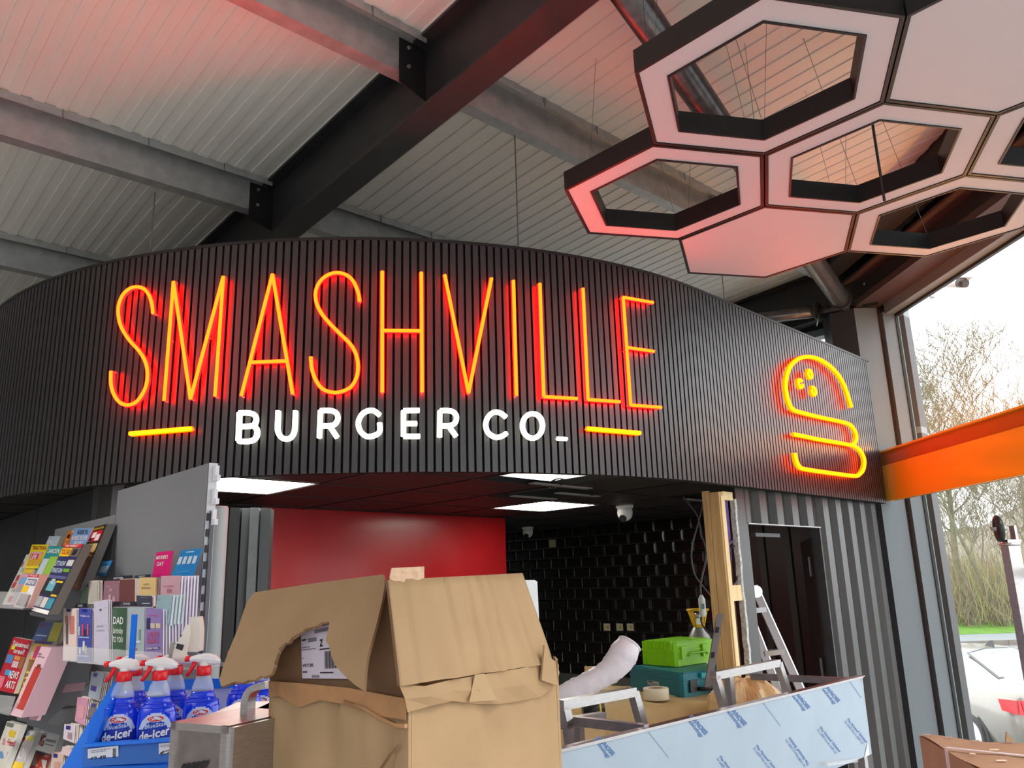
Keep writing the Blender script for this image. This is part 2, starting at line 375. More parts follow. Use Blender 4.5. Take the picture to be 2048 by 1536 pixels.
# left outer wall of the hall and unseen front wall behind the viewer, openings shaped to tune the daylight
mb = MB(); mb.box((-6.6, -4.5, 0), (0, 21, 0), (-.12, 0, 0), (0, 0, 4.4), mat('hall_wall', (.48, .48, .48), .6)); mb.build('wall_left', kind='structure')
fw = MB(); hw = mat('hall_wall', (.48, .48, .48), .6)
fw.box((-6.6, -4.5, 2.9), (10, 0, 0), (0, -.12, 0), (0, 0, 1.9), hw); fw.box((-6.6, -4.5, 0), (10, 0, 0), (0, -.12, 0), (0, 0, .4), hw)
fw.box((-6.5, -4.5, .4), (4.9, 0, 0), (0, -.12, 0), (0, 0, 2.5), hw)  # solid stretch added to darken the left ceiling and the box's left side
for x in (-6.6, -4.1, -1.6, .9, 3.2): fw.box((x, -4.5, .4), (.18, 0, 0), (0, -.12, 0), (0, 0, 2.5), hw)
fw.build('wall_front', kind='structure')

# ================================================================ KIOSK
CC = V((-.9, 6.07, 0)); R0 = 2.735; LA = R0*math.pi/2
def fas(s, off=0):                          # plan point + outward normal at arc length s; off outwards
    if s < 0: n = V((-.7071, -.7071, 0)); p = CC+n*R0+V((.7071, -.7071, 0))*s; return p+n*off, n
    if s < LA: a = math.radians(225)+s/R0; n = V((math.cos(a), math.sin(a), 0)); return CC+n*(R0+off), n
    n = V((.7071, -.7071, 0)); return CC+n*(R0+off)+V((.7071, .7071, 0))*(s-LA), n
FB, FT, SEND = .46, 1.525, 6.66
ft = thing('sign_fascia', 'curved black slatted fascia carrying the neon lettering over the kiosk', 'fascia', (CC.x, CC.y-R0, CZ+FB))
ss = [-1.2+i*.1 for i in range(int((SEND+1.2)/.1)+1)]+[SEND]
mb = MB()
for i in range(len(ss)-1):
    a, b = fas(ss[i], -.016)[0], fas(ss[i+1], -.016)[0]; c_, d = fas(ss[i], -.075)[0], fas(ss[i+1], -.075)[0]
    zz = lambda p, h: V((p.x, p.y, CZ+h))
    mb.poly([zz(a, FB+.004), zz(b, FB+.004), zz(b, FT-.004), zz(a, FT-.004)], M_FELT); mb.poly([zz(c_, FB+.004), zz(d, FB+.004), zz(d, FT-.004), zz(c_, FT-.004)], M_FELT)
    mb.poly([zz(a, FB+.004), zz(b, FB+.004), zz(d, FB+.004), zz(c_, FB+.004)], M_FELT); mb.poly([zz(a, FT-.004), zz(b, FT-.004), zz(d, FT-.004), zz(c_, FT-.004)], M_FELT)
p, _ = fas(SEND, -.075); q, _ = fas(SEND, -.016); mb.poly([V((p.x, p.y, CZ+FB)), V((q.x, q.y, CZ+FB)), V((q.x, q.y, CZ+FT)), V((p.x, p.y, CZ+FT))], M_FELT)
mb.build('backing', ft)
mb = MB()
for i in range(len(ss)-1):
    P = [fas(ss[i], .003)[0], fas(ss[i+1], .003)[0], fas(ss[i+1], -.075)[0], fas(ss[i], -.075)[0]]
    mb.hexa([V((p.x, p.y, CZ+FT-.003)) for p in P]+[V((p.x, p.y, CZ+FT+.012)) for p in P], M_BLACK)
mb.build('top_cap', ft)
sm = MB(); w2 = .0125
sm.hexa([V(p) for p in ((-w2, 0, 0), (w2, 0, 0), (w2, .016, 0), (-w2, .016, 0), (-w2, 0, FT-FB), (w2, 0, FT-FB), (w2, .016, FT-FB), (-w2, .016, FT-FB))], M_SLAT)
sme = sm.mesh('slat'); s = -1.2
while s < SEND-.02:
    p, n = fas(s); o = bpy.data.objects.new('slat', sme); S.collection.objects.link(o); o.parent = ft
    o.location = V((p.x, p.y, CZ+FB))-ft.location; o.rotation_euler = (0, 0, math.atan2(n.y, n.x)+math.pi/2); s += .0357
# suspension wires for the fascia
for px, py, lab in ((300, 505, 'thin steel wire hanging behind the left curve of the fascia'), (1037, 500, 'thin steel wire with clamp hanging above the middle of the fascia'), (1449, 600, 'thin steel wire hanging above the right end of the fascia')):
    d = 3.9 if px < 1400 else 5.1
    if px == 1037: d = 3.75
    b = AT(px, py, d); rz = CZ+2.65+.043*b.x-.046*b.y
    zt = AT(304, 384, d).z if px == 300 else rz-.01
    t = thing('suspension_wire', lab, 'wire', (b.x, b.y, zt-.02)); mb = MB(); mb.tube([(b.x, b.y, zt), (b.x, b.y, CZ+FT-.05)], .003, M_WIRE, 5); mb.build('wire', t)
    if px == 300: continue
    mb = MB(); mb.cbox((b.x, b.y, zt-.015), .05, .02, .03, M_GALV); mb.lathe((b.x+.002, b.y, zt-.16), [(.003, 0), (.008, .01), (.008, .03), (.003, .04)], M_WIRE, 6); mb.build('clamp', t)

# kiosk ceiling
HC = .50; GA, GC = dirv(-42.5), dirv(43); G = .58
region = [fas(s, -.078)[0] for s in [i*.25 for i in range(int(6.5/.25)+1)]]
e = region[-1]; BWP = V((1.43, 7.35, 0)); BD = dirv(-46)
region += [BWP-BD*1.45, BWP+BD*4.5, V((-6.0, 9.0, 0)), V((-6.4, 8.2, 0))]
def clip(poly, reg):
    ctr = sum(reg, V((0, 0, 0)))/len(reg); out = poly
    for i in range(len(reg)):
        a, b = reg[i], reg[(i+1) % len(reg)]; n = V((-(b-a).y, (b-a).x, 0))
        if n.dot(ctr-a) < 0: n = -n
        res = []
        for j in range(len(out)):
            p, q = out[j], out[(j+1) % len(out)]; dp, dq = n.dot(p-a), n.dot(q-a)
            if dp >= 0: res.append(p)
            if dp*dq < 0: res.append(p+(q-p)*(dp/(dp-dq)))
        out = res
        if len(out) < 3: return []
    return out
lamp_c = [HZ(1089, 1013, HC), HZ(512, 974, HC)]
g0 = V((lamp_c[0].x, lamp_c[0].y, 0))-(GA+GC)*G/2
def ij(p): # solve p-g0 = i*GA*G + j*GC*G
    d = V((p.x, p.y, 0))-g0; det = GA.x*GC.y-GA.y*GC.x
    return ((d.x*GC.y-d.y*GC.x)/det/G, (GA.x*d.y-GA.y*d.x)/det/G)
lamps = [(math.floor(ij(p)[0]), math.floor(ij(p)[1])) for p in lamp_c]
holes = [tuple(math.floor(v) for v in ij(HZ(px, py, HC))) for px, py in ((1060, 960), (1130, 982), (1380, 998))]
print('lamps', lamps, [ij(p) for p in lamp_c], 'holes', holes)
kc = MB(); kc.poly([V((p.x, p.y, CZ+HC+.42)) for p in region], mat('void_board', (.7, .68, .62), .7)); kc = kc.build('ceiling', kind='structure')
bars = MB()
for i in range(-9, 12):
    for j in range(-9, 12):
        o = g0+(GA*i+GC*j)*G; e = .008
        full = [o, o+GA*G, o+(GA+GC)*G, o+GC*G]
        inner = [o+GA*e+GC*e, o+GA*(G-e)+GC*e, o+GA*(G-e)+GC*(G-e), o+GA*e+GC*(G-e)]
        if not clip(full, region): continue
        for a, b, d in ((o, GA, GC), (o, GC, GA)):
            pl = clip([a, a+b*G, a+b*G+d*e*2, a+d*e*2], region)
            if pl: bars.prism([V((p.x, p.y, CZ+HC-.003)) for p in pl], (0, 0, .03), M_BLACK)
        if (i, j) in holes or (i, j) in lamps: continue
        pl = clip(inner, region)
        if len(pl) > 2:
            mb = MB(); mb.prism([V((p.x, p.y, CZ+HC+.001)) for p in pl], (0, 0, .015), M_CTILE); mb.build('ceiling_tile', kc, origin=o+V((0, 0, CZ+HC)))
bars.build('ceiling_grid', kc)
for n, (i, j) in enumerate(lamps):
    o = g0+(GA*i+GC*j)*G+V((0, 0, CZ+HC)); e = .012
    t = thing('ceiling_light', ['bright square LED ceiling panel in front of black tiled wall', 'bright square LED ceiling panel beside grey gondola top'][n], 'light', o)
    mb = MB(); mb.prism([o+(GA+GC)*e*1.5, o+GA*(G-e*1.5)+GC*e*1.5, o+(GA+GC)*(G-e*1.5), o+GC*(G-e*1.5)+GA*e*1.5], (0, 0, .012), emat('led', (LED, LED*.97, LED*.88))); mb.build('diffuser', t)
    mb = MB()
    for a, b, d in ((o, GA, GC), (o, GC, GA), (o+GC*(G-e), GA, GC), (o+GA*(G-e), GC, GA)): mb.prism([a, a+b*G, a+b*G+d*e, a+d*e], (0, 0, .02), M_WHITE)
    mb.build('frame', t)
# pale service stuff seen through the missing tiles
t = thing('insulation_sheet', 'crumpled foil and wiring seen through the missing ceiling tile', 'insulation', HZ(1060, 958, HC+.1)); mb = MB()
p = HZ(1075, 958, HC+.12); mb.cbox(p+V((0, .2, .06)), .9, .8, .01, mat('foil', (.62, .66, .60), .3, .5, noise=.3, scale=12, bump=.4)); mb.build('foil', t)
for k in range(4):
    mb = MB(); b = p+V((-.35+.2*k, 0, -.04)); mb.tube(spline([b, b+V((.1, .1, .05)), b+V((.25, 0, -.02)), b+V((.3, .2, .05))], 5), .005, M_BLK, 6); mb.build('cable', t)
for px, py, w, lb_ in ((1070, 966, .5, 'largest missing tile'), (1030, 992, .4, 'tile left of the LED panel'), (1120, 986, .4, 'tile just before the LED panel'), (1375, 998, .35, 'hole over the hanging cables')):
    p = HZ(px, py, HC-.004); mb = MB(); mb.box(p, GC*w, GA*.05, (0, 0, .006), M_GALV); tag(mb.build('loose_grid_bar'), 'bare metal ceiling grid bar by the '+lb_, 'ceiling bar')

# tile wall
TW = thing('wall_back', None, None, BWP, kind='structure'); TN = V((BD.y, -BD.x, 0))
if TN.dot(-BWP) < 0: TN = -TN
mb = MB(); o = BWP-BD*.9-TN*.004; mb.box(V((o.x, o.y, 0)), BD*4.9, -TN*.05, (0, 0, CZ+HC), M_GROUT); mb.build('backing', TW)
tm = MB(); tw, th, b_ = .198, .098, .016
fr = [(0, 0, 0), (tw, 0, 0), (tw, 0, th), (0, 0, th)]; md = [(0, .004, 0), (tw, .004, 0), (tw, .004, th), (0, .004, th)]; ft_ = [(b_, .010, b_), (tw-b_, .010, b_), (tw-b_, .010, th-b_), (b_, .010, th-b_)]
for i in range(4):
    j = (i+1) % 4; tm.poly([fr[i], fr[j], md[j], md[i]], M_TILE); tm.poly([md[i], md[j], ft_[j], ft_[i]], M_TILE)
tm.poly(ft_, M_TILE); tme = tm.mesh('tile')
RT = Matrix((BD, TN, V((0, 0, 1)))).transposed().to_4x4()
row = 0; z = HC-.1; cnt = 0
while z > -.95:
    k = -5
    while k < 19:
        s = k*.201-(.1 if row % 2 else 0)
        if s > -.9 and cnt < 300 and s < 3.1:
            o = bpy.data.objects.new('tile', tme); S.collection.objects.link(o); o.parent = TW
            pos = BWP+BD*s; o.matrix_local = Matrix.Translation(V((pos.x, pos.y, CZ+z))-TW.location) @ RT; cnt += 1
        k += 1
    row += 1; z -= .1008
# red wall
ra, rb = HZ(537, 1014.8, HC), HZ(1010, 1036, HC); rd = (rb-ra).normalized(); rn = V((rd.y, -rd.x, 0)); ra = ra-rd*.05
mb = MB(); mb.box((ra.x, ra.y, 0), V((rb.x-ra.x, rb.y-ra.y, 0)), -rn*.08, (0, 0, CZ+HC), M_RED); mb.build('wall_middle', kind='structure')
# dark posts at its left end
pp = lambda px: VP(px, 1100, (-1.02, 3.95), 60)
for n, (x0, x1, m, d) in enumerate(((456, 476, M_BLACK, 0), (477, 498, mat('post_a', (.085, .092, .095), .45), .02), (498, 515, mat('post_b', (.15, .165, .17), .4, noise=.1, scale=20), -.01), (516, 536, mat('post_c', (.07, .08, .082), .45), .015))):
    a, b = pp(x0), pp(x1); mb = MB(); n_ = V((.3, .9, 0)); mb.box((a.x, a.y+d, 0), (b.x-a.x, b.y-a.y, 0), V((-.02, .12, 0)), (0, 0, VP(x0, 1015, (-1.02, 3.95), 60).z), m); mb.build('trim_%d' % (6+n), kind='structure')
# dark panelled wall behind the magazines
la, lb = HZ(24, 1032, HC), HZ(187, 976, HC); bk = MB(); bk.hexa([V((lb.x, lb.y, 0)), V((ra.x, ra.y, 0)), V((ra.x, ra.y+.05, 0)), V((lb.x, lb.y+.05, 0)), V((lb.x, lb.y, CZ+HC)), V((ra.x, ra.y, CZ+HC)), V((ra.x, ra.y+.05, CZ+HC)), V((lb.x, lb.y+.05, CZ+HC))], mat('dark_return', (.02, .018, .018), .5)); bk.build('wall_middle', kind='structure'); ld = (lb-la).normalized(); ln = V((-ld.y, ld.x, 0)); print('dark wall', la, lb)
WL = thing('wall_left', None, None, la, kind='structure')
x = -3.0; L = (lb-la).length; xs = [L, (HZ(75, 1014, HC)-la).length]
while xs[-1] > -3.5: xs.append(xs[-1]-1.22)
lb = lb-ld*.0
for i in range(len(xs)-1):
    a, b = la+ld*(xs[i+1]+.006), la+ld*(xs[i]-.006); mb = MB(); mb.box((a.x, a.y, 0), (b.x-a.x, b.y-a.y, 0), ln*.05, (0, 0, CZ+HC-.004), M_PANEL); mb.build('panel', WL)
mb = MB(); a, b = la-ld*3.5, lb; mb.box((a.x, a.y, 0)+ln*.05 if False else V((a.x, a.y, 0))+ln*.05, V((b.x-a.x, b.y-a.y, 0)), ln*.05, (0, 0, CZ+HC-.005), M_FELT); mb.build('backing', WL)
mb = MB(); mb.box(V((lb.x, lb.y, 0)), ld*.10, ln*.05, (0, 0, CZ+HC), mat('post_d', (.10, .10, .09), .45)); mb.box(V((lb.x, lb.y, 0))+ld*.11, ld*.2, ln*.05, (0, 0, CZ+HC), mat('post_e', (.065, .065, .06), .45)); mb.build('side_post', WL)

# ================================================================ NEON LETTERING on the fascia
def FS(px, py, off):
    r = ray(px, py); o = V((0, 0)); d = V((r.x, r.y)); c = V((CC.x, CC.y)); R = R0+off
    A = d.dot(d); B = -2*d.dot(c); C = c.dot(c)-R*R; disc = B*B-4*A*C
    if disc >= 0:
        t = (-B-math.sqrt(disc))/2/A; p = d*t; an = math.degrees(math.atan2(p.y-c.y, p.x-c.x)) % 360
        if 200 < an <= 315: return V((p.x, p.y, CZ+r.z*t)), V(((p.x-c.x)/R, (p.y-c.y)/R, 0))
    n = V((.7071, -.7071)); t = (n.dot(c)+R)/n.dot(d); return V((r.x*t, r.y*t, CZ+r.z*t)), V((n.x, n.y, 0))
def zc3(p): return (p[0]/2.9257, 480+p[1]/2.9257)
def zc4(p): return (600+p[0]/2.56, 480+p[1]/2.56)
def zc2(p): return (380+p[0]/3.2, 480+p[1]/3.2)
def zc5(p): return (1400+p[0]/3.34, 560+p[1]/3.34)
def neon(name, label, strokes, conv, r, kind, group, tname='neon_letter', smooth=False, off=.032, part='tube'):
    ce, cs = emat('neon_%s_core' % kind, NEON[kind+'_core']), emat('neon_%s_side' % kind, NEON[kind+'_side'])
    allp = [FS(*conv(p), off)[0] for st in strokes for p in st]
    lo = sum(allp, V((0, 0, 0)))/len(allp); lo.z = min(p.z for p in allp); t = thing(tname, label, 'neon sign', lo, group)
    for st in strokes:
        base = [FS(*conv(p), off) for p in st]
        pts, ns = [b[0] for b in base], [b[1] for b in base]
        if len(st) > 4 or smooth: pts2 = spline(pts, 5); ns2 = [FS(*[0, 0], 0)[1]]*0 or [ns[min(len(ns)-1, int(i/5))] for i in range(len(pts2))]
        else:
            pts2, ns2 = [], []
            for i in range(len(pts)-1):
                for j in range(4): pts2.append(pts[i].lerp(pts[i+1], j/4)); ns2.append(ns[i])
            pts2.append(pts[-1]); ns2.append(ns[-1])
        mb = MB(); mb.tube([p-n*r*1.2 for p, n in zip(pts2, ns2)], r*1.18, cs, 8); mb.build('housing', t)
        mb = MB(); mb.tube(pts2, r*.98, ce, 8); mb.build(part, t)
        for q in (0, len(pts2)//2, len(pts2)-1):
            mb = MB(); mb.cyl(pts2[q]-ns2[q]*(off-.002), ns2[q], .004, off-r*1.6, M_CLR, 6); mb.build('standoff', t)
GR = 'red neon letters of the top word'; GW = 'white neon letters of the second line'
rr = .0078
neon('', 'red neon letter S, the first letter of the top word', [[(895, 430), (888, 370), (870, 320), (840, 285), (800, 274), (758, 285), (720, 320), (698, 370), (692, 420), (700, 480), (720, 530), (760, 590), (810, 645), (845, 700), (862, 760), (860, 830), (840, 890), (800, 945), (750, 965), (700, 950), (665, 900), (650, 840), (650, 768)]], zc3, rr, 'red', GR)
neon('', 'red neon letter M in the top word', [[(960, 940), (1015, 243)], [(1015, 243), (1115, 930)], [(1115, 930), (1307, 213)], [(1307, 213), (1258, 915)]], zc3, rr, 'red', GR)
neon('', 'red neon letter A in the top word', [[(1412, 912), (1594, 200)], [(1594, 200), (1712, 900)], [(1462, 715), (1668, 708)]], zc3, rr, 'red', GR)
neon('', 'red neon letter S standing between the A and the H', [[(305, 315), (298, 270), (275, 215), (240, 180), (190, 167), (140, 180), (100, 215), (80, 265), (84, 320), (110, 375), (155, 430), (210, 485), (255, 530), (285, 580), (297, 640), (290, 700), (262, 750), (215, 775), (170, 780), (120, 765), (85, 725), (62, 665), (55, 598)]], zc4, rr, 'red', GR)
neon('', 'red neon letter H in the top word', [[(421, 160), (421, 780)], [(621, 165), (625, 780)], [(421, 463), (621, 465)]], zc4, rr, 'red', GR)
neon('', 'red neon letter V in the top word', [[(741, 178), (863, 783)], [(863, 783), (981, 195)]], zc4, rr, 'red', GR)
neon('', 'red neon letter I in the top word', [[(1093, 207), (1108, 797)]], zc4, rr, 'red', GR)
neon('', 'red neon letter L right after the I', [[(1228, 222), (1248, 802)], [(1248, 802), (1420, 812)]], zc4, rr, 'red', GR)
neon('', 'red neon letter L next to the final E', [[(1449, 247), (1475, 817)], [(1475, 817), (1638, 828)]], zc4, rr, 'red', GR)
neon('', 'red neon letter E ending the top word', [[(1808, 320), (1655, 293)], [(1655, 293), (1693, 845)], [(1693, 845), (1850, 857)], [(1675, 550), (1812, 570)]], zc4, rr, 'red', GR)
rw = .0100
neon('', 'white neon letter B under the first A', [[(312, 1105), (305, 1283)], [(312, 1105), (360, 1103), (395, 1110), (416, 1130), (418, 1160), (400, 1185), (360, 1190), (312, 1192)], [(400, 1188), (422, 1208), (427, 1235), (415, 1268), (385, 1284), (345, 1287), (305, 1285)]], zc2, rw, 'white', GW)
neon('', 'white neon letter U in the second line', [[(562, 1092), (559, 1160), (558, 1215), (575, 1255), (610, 1272), (645, 1260), (665, 1222), (670, 1160), (672, 1092)]], zc2, rw, 'white', GW)
neon('', 'white neon letter R left of the G', [[(825, 1265), (832, 1090)], [(832, 1090), (880, 1088), (918, 1094), (940, 1115), (942, 1150), (920, 1180), (880, 1187), (830, 1188)], [(890, 1187), (940, 1262)]], zc2, rw, 'white', GW)
neon('', 'white neon letter G in the second line', [[(1215, 1120), (1180, 1092), (1140, 1090), (1098, 1115), (1075, 1168), (1090, 1222), (1130, 1254), (1175, 1250), (1212, 1225), (1213, 1168)]], zc2, rw, 'white', GW)
neon('', 'white neon letter E in the second line', [[(612, 870), (530, 872)], [(530, 872), (530, 1003)], [(530, 1003), (615, 1003)], [(530, 938), (600, 938)]], zc4, rw, 'white', GW)
neon('', 'white neon letter R right of the E', [[(716, 1008), (718, 872)], [(718, 872), (755, 871), (785, 878), (802, 900), (797, 932), (768, 948), (718, 950)], [(762, 950), (802, 1005)]], zc4, rw, 'white', GW)
neon('', 'white neon letter C in the second line', [[(1058, 907), (1030, 885), (995, 880), (966, 905), (953, 945), (966, 985), (1003, 1008), (1038, 1002), (1060, 988)]], zc4, rw, 'white', GW)
neon('', 'white neon letter O in the second line', [[(1194+52*math.cos(a/10*2*math.pi), 950+63*math.sin(a/10*2*math.pi)) for a in range(11)]], zc4, rw, 'white', GW)
neon('', 'short white neon dash after the O', [[(1320, 1015), (1368, 1018)]], zc4, rw*.8, 'white', GW, tname='neon_dash')
neon('', 'yellow neon bar left of the white letters', [[(760, 1133), (1115, 1103)]], zc3, rw, 'yel', 'yellow neon bars', tname='neon_bar')
neon('', 'yellow neon bar right of the white letters', [[(1475, 965), (1742, 988)]], zc4, rw, 'yel', 'yellow neon bars', tname='neon_bar')
ry = .0125
ce, cs = emat('neon_yel_core', NEON['yel_core']), emat('neon_yel_side', NEON['yel_side'])
bt = thing('neon_burger', 'yellow neon outline of a burger on the right end of the fascia', 'neon sign', FS(*zc5((850, 1300)), .036)[0])
for st in ([(1013, 850), (995, 790), (970, 715), (930, 640), (870, 575), (800, 530), (730, 512), (665, 525), (615, 565), (587, 620), (575, 690), (580, 760), (600, 830), (625, 865), (680, 885), (800, 915), (940, 945), (1000, 965), (1035, 1005), (1047, 1045), (1040, 1080), (1022, 1100)],
           [(630, 1030), (720, 1048), (800, 1065), (1000, 1100), (1050, 1120), (1085, 1160), (1100, 1210), (1092, 1265), (1065, 1300), (1030, 1308), (850, 1285), (700, 1262), (665, 1245), (645, 1205), (635, 1155)]):
    pn = [FS(*zc5(p), .036) for p in st]; P = spline([p[0] for p in pn], 5); N = pn[0][1]
    mb = MB(); mb.tube([p-N*ry for p in P], ry*1.05, cs, 8); mb.build('housing', bt); mb = MB(); mb.tube(P, ry*.95, ce, 8); mb.build('outline', bt)
    for q in (0, len(P)//2, len(P)-1): mb = MB(); mb.cyl(P[q]-N*.034, N, .004, .02, M_CLR, 6); mb.build('standoff', bt)
for cx, cy, a0 in ((735, 628, 140), (672, 692, 20), (760, 742, 150)):
    P0, N = FS(*zc5((cx, cy)), .045); U = V((.7071, .7071, 0)); pts = [P0+U*.028*math.cos(math.radians(a0+a))+V((0, 0, .026))*math.sin(math.radians(a0+a)) for a in range(20, 341, 20)]
    mb = MB(); mb.tube([p-N*ry for p in pts], ry, cs, 8); h = mb.build('housing', bt); mb = MB(); mb.tube(pts, ry*.78, ce, 8); mb.build('seed', bt)

# ================================================================ HEXAGON CEILING FEATURE
HH = 1.6; v1 = V((.3725, .3475, 0)); v2 = V((.4875, -.149, 0)); Mc = V((.927, 1.838, 0)); RS = .2945*HH
def hexv(c, r, z, off=13): return [V((c.x+r*math.cos(math.radians(off+60*k)), c.y+r*math.sin(math.radians(off+60*k)), z)) for k in range(6)]
def hexpanel(c, hole, label):
    c = c*HH; z = CZ+HH; t = thing('hexagon_panel', label, 'ceiling panel', V((c.x, c.y, z)), 'hexagon ceiling panels'); R = RS-.0035
    A, B = hexv(c, R, z), hexv(c, R-.014, z); Dp = V((0, 0, .085))
    mb = MB()
    for k in range(6):
        j = (k+1) % 6; mb.hexa([A[k], A[j], B[j], B[k]]+[p+Dp for p in (A[k], A[j], B[j], B[k])], M_HEXR)
    mb.build('rim', t); B2 = hexv(c, R-.016, z+.004); up = V((0, 0, .012))
    mb = MB()
    if hole:
        I = hexv(c, R*.755, z+.004)
        for k in range(6):
            j = (k+1) % 6; mb.hexa([B2[k], B2[j], I[j], I[k]]+[p+up for p in (B2[k], B2[j], I[j], I[k])], M_HEXF)
        mb.build('face', t); mb = MB(); I, I2 = hexv(c, R*.755, z-.001), hexv(c, R*.735, z-.001)
        for k in range(6):
            j = (k+1) % 6; mb.hexa([I[k], I[j], I2[j], I2[k]]+[p+Dp for p in (I[k], I[j], I2[j], I2[k])], M_HEXR)
        mb.build('inner_rim', t)
    else: mb.prism(B2, up, M_HEXF); mb.build('face', t)
    for k in (0, 2, 4):                      # thin wires up to the roof, gathered in pairs
        a = A[k]+Dp; b = A[k].lerp(c+V((0, 0, 0)), 0); top = V((a.x+(c.x-a.x)*.25, a.y+(c.y-a.y)*.25, 0)); top.z = CZ+2.64+.043*top.x-.046*top.y
        mb = MB(); mb.tube([a, top], .0012, M_WIRE, 4); mb.build('wire', t)
    if hole:
        a = hexv(c, R*.745, z+.085)[1]; top = V((a.x-.1, a.y+.12, 0)); top.z = CZ+2.64+.043*top.x-.046*top.y
        mb = MB(); mb.tube([a, top], .0012, M_WIRE, 4); mb.build('wire', t)
hexpanel(Mc-v1, 1, 'black-rimmed open hexagon with pale face, largest of those fully in view')
hexpanel(Mc-v2, 1, 'black-rimmed open hexagon nearest the red lettering, tinted pink below')
hexpanel(Mc, 1, 'black-rimmed open hexagon in the middle with a black cord across its hole')
hexpanel(Mc-v2+v1, 0, 'closed pale hexagon panel lowest in the photo over the fascia end')
hexpanel(Mc+v1, 1, 'black-rimmed open hexagon beside the window head with dark beams seen through it')
hexpanel(Mc-v1+v2, 0, 'closed pale hexagon panel in the top right corner')
hexpanel(Mc+v2, 1, 'open hexagon cut off by the right edge of the photo')
cm = Mc*HH; cd = AT(1747, 260, 3.6)
t = thing('black_cord', 'straight black cord hanging down behind the middle hexagon hole', 'cable', cd); mb = MB(); mb.tube([cd+V((0, 0, .62)), cd-V((0, 0, .35))], .006, M_BLK, 6); mb.build('cord', t)

# ================================================================ ORANGE HEADER along the window
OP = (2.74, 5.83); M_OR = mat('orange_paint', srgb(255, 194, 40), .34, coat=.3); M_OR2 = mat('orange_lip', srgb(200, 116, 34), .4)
t = thing('orange_header', 'orange header band running from the fascia end along the window', 'header', VP(1762, 1005, OP, -2.5))
hb, hm, ht = [VP(1762, y, OP, -2.5).z for y in (1005, 932, 905)]; OD = dirv(177.5); O0 = VP(1762, 1005, OP, -2.5); O0 = V((O0.x, O0.y, 0)); ON = V((OD.y, -OD.x, 0))
if ON.dot(V((-1, 0, 0))) < 0: ON = -ON
mb = MB(); mb.box(O0+V((0, 0, hb)), OD*6, -ON*.02, (0, 0, hm-hb), M_OR); mb.build('face', t)
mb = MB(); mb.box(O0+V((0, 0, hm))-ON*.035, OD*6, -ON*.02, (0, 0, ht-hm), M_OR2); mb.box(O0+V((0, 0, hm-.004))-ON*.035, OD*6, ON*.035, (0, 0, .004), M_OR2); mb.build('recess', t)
mb = MB(); mb.box(O0+V((0, 0, ht)), OD*6, -ON*.13, (0, 0, .012), M_OR); mb.build('top_plate', t)
mb = MB(); mb.box(O0+V((0, 0, hb+.01))-ON*.10, OD*6, -ON*.01, (0, 0, ht-hb-.02), mat('orange_back', srgb(190, 120, 70), .5)); mb.build('back_panel', t)
t = thing('led_strip', 'orange light strip lying on top of the orange header', 'light', O0+V((0, 0, ht+.012)))
mb = MB(); mb.box(O0+V((0, 0, ht+.018))-ON*.07+OD*.25, OD*1.6, -ON*.012, (0, 0, .008), emat('led_orange', (90, 36, 7))); mb.build('strip', t)
mb = MB(); mb.box(O0+V((0, 0, ht+.012))-ON*.064+OD*.2, OD*1.7, -ON*.022, (0, 0, .004), M_WHITE); mb.build('channel', t)

# ================================================================ CONTAINER WALL, DOORWAY, STUDS
CP = (1.03-.055, 4.14+.055); CD = V((.7071, .7071, 0)); CNn = V((.7071, -.7071, 0)); C0 = V((CP[0], CP[1], 0))
def cs_(px, py=1100): p = VP(px, py, CP, 45); return (V((p.x, p.y, 0))-C0).dot(CD), p.z
sDL, zD = cs_(1496, 1048); sDR = cs_(1640, 1052)[0]; sWL = cs_(1470, 985)[0]; sEND = cs_(1752, 1004)[0]+.02; ztop = CZ+FB+.03
print('door', sDL, sDR, zD, 'wl', sWL, sEND)
WR = thing('wall_right', None, None, C0+CD*sWL, kind='structure')
def wp(s, z, o=0): p = C0+CD*s+CNn*o; return V((p.x, p.y, z))
mb = MB(); mb.hexa([wp(sWL, 0), wp(sDL, 0), wp(sDL, 0, -.03), wp(sWL, 0, -.03), wp(sWL, ztop), wp(sDL, ztop), wp(sDL, ztop, -.03), wp(sWL, ztop, -.03)], M_CONT); mb.build('flat_panel', WR)
def corr(s0, s1, z0, z1, m, nm, par, off=0, pitch=.198, dep=.036, ph=0):
    mb = MB(); s = s0-ph; prof = []
    while s < s1: prof += [(s, 0), (s+pitch*.40, 0), (s+pitch*.52, -dep), (s+pitch*.88, -dep)]; s += pitch
    prof = [(min(max(a, s0), s1), b) for a, b in prof]+[(s1, prof[-1][1])]
    for (a, p), (b, q) in zip(prof[:-1], prof[1:]):
        if b-a > 1e-4: mb.poly([wp(a, z0, p+off), wp(b, z0, q+off), wp(b, z1, q+off), wp(a, z1, p+off)], m); mb.poly([wp(a, z0, p+off-.003), wp(b, z0, q+off-.003), wp(b, z1, q+off-.003), wp(a, z1, p+off-.003)], m)
    mb.build(nm, par)
corr(sDL-.02, sDR+.02, zD, ztop, M_CONT, 'corrugated_sheet', WR, ph=.02)
corr(sDR, sEND, 0, ztop, M_CONT, 'corrugated_sheet', WR, ph=(sDR-sDL) % .198)
mb = MB(); mb.box(wp(sDL, zD, -.03), CD*(sDR-sDL), CNn*.035, (0, 0, .006), M_GALV); mb.build('door_head', WR)
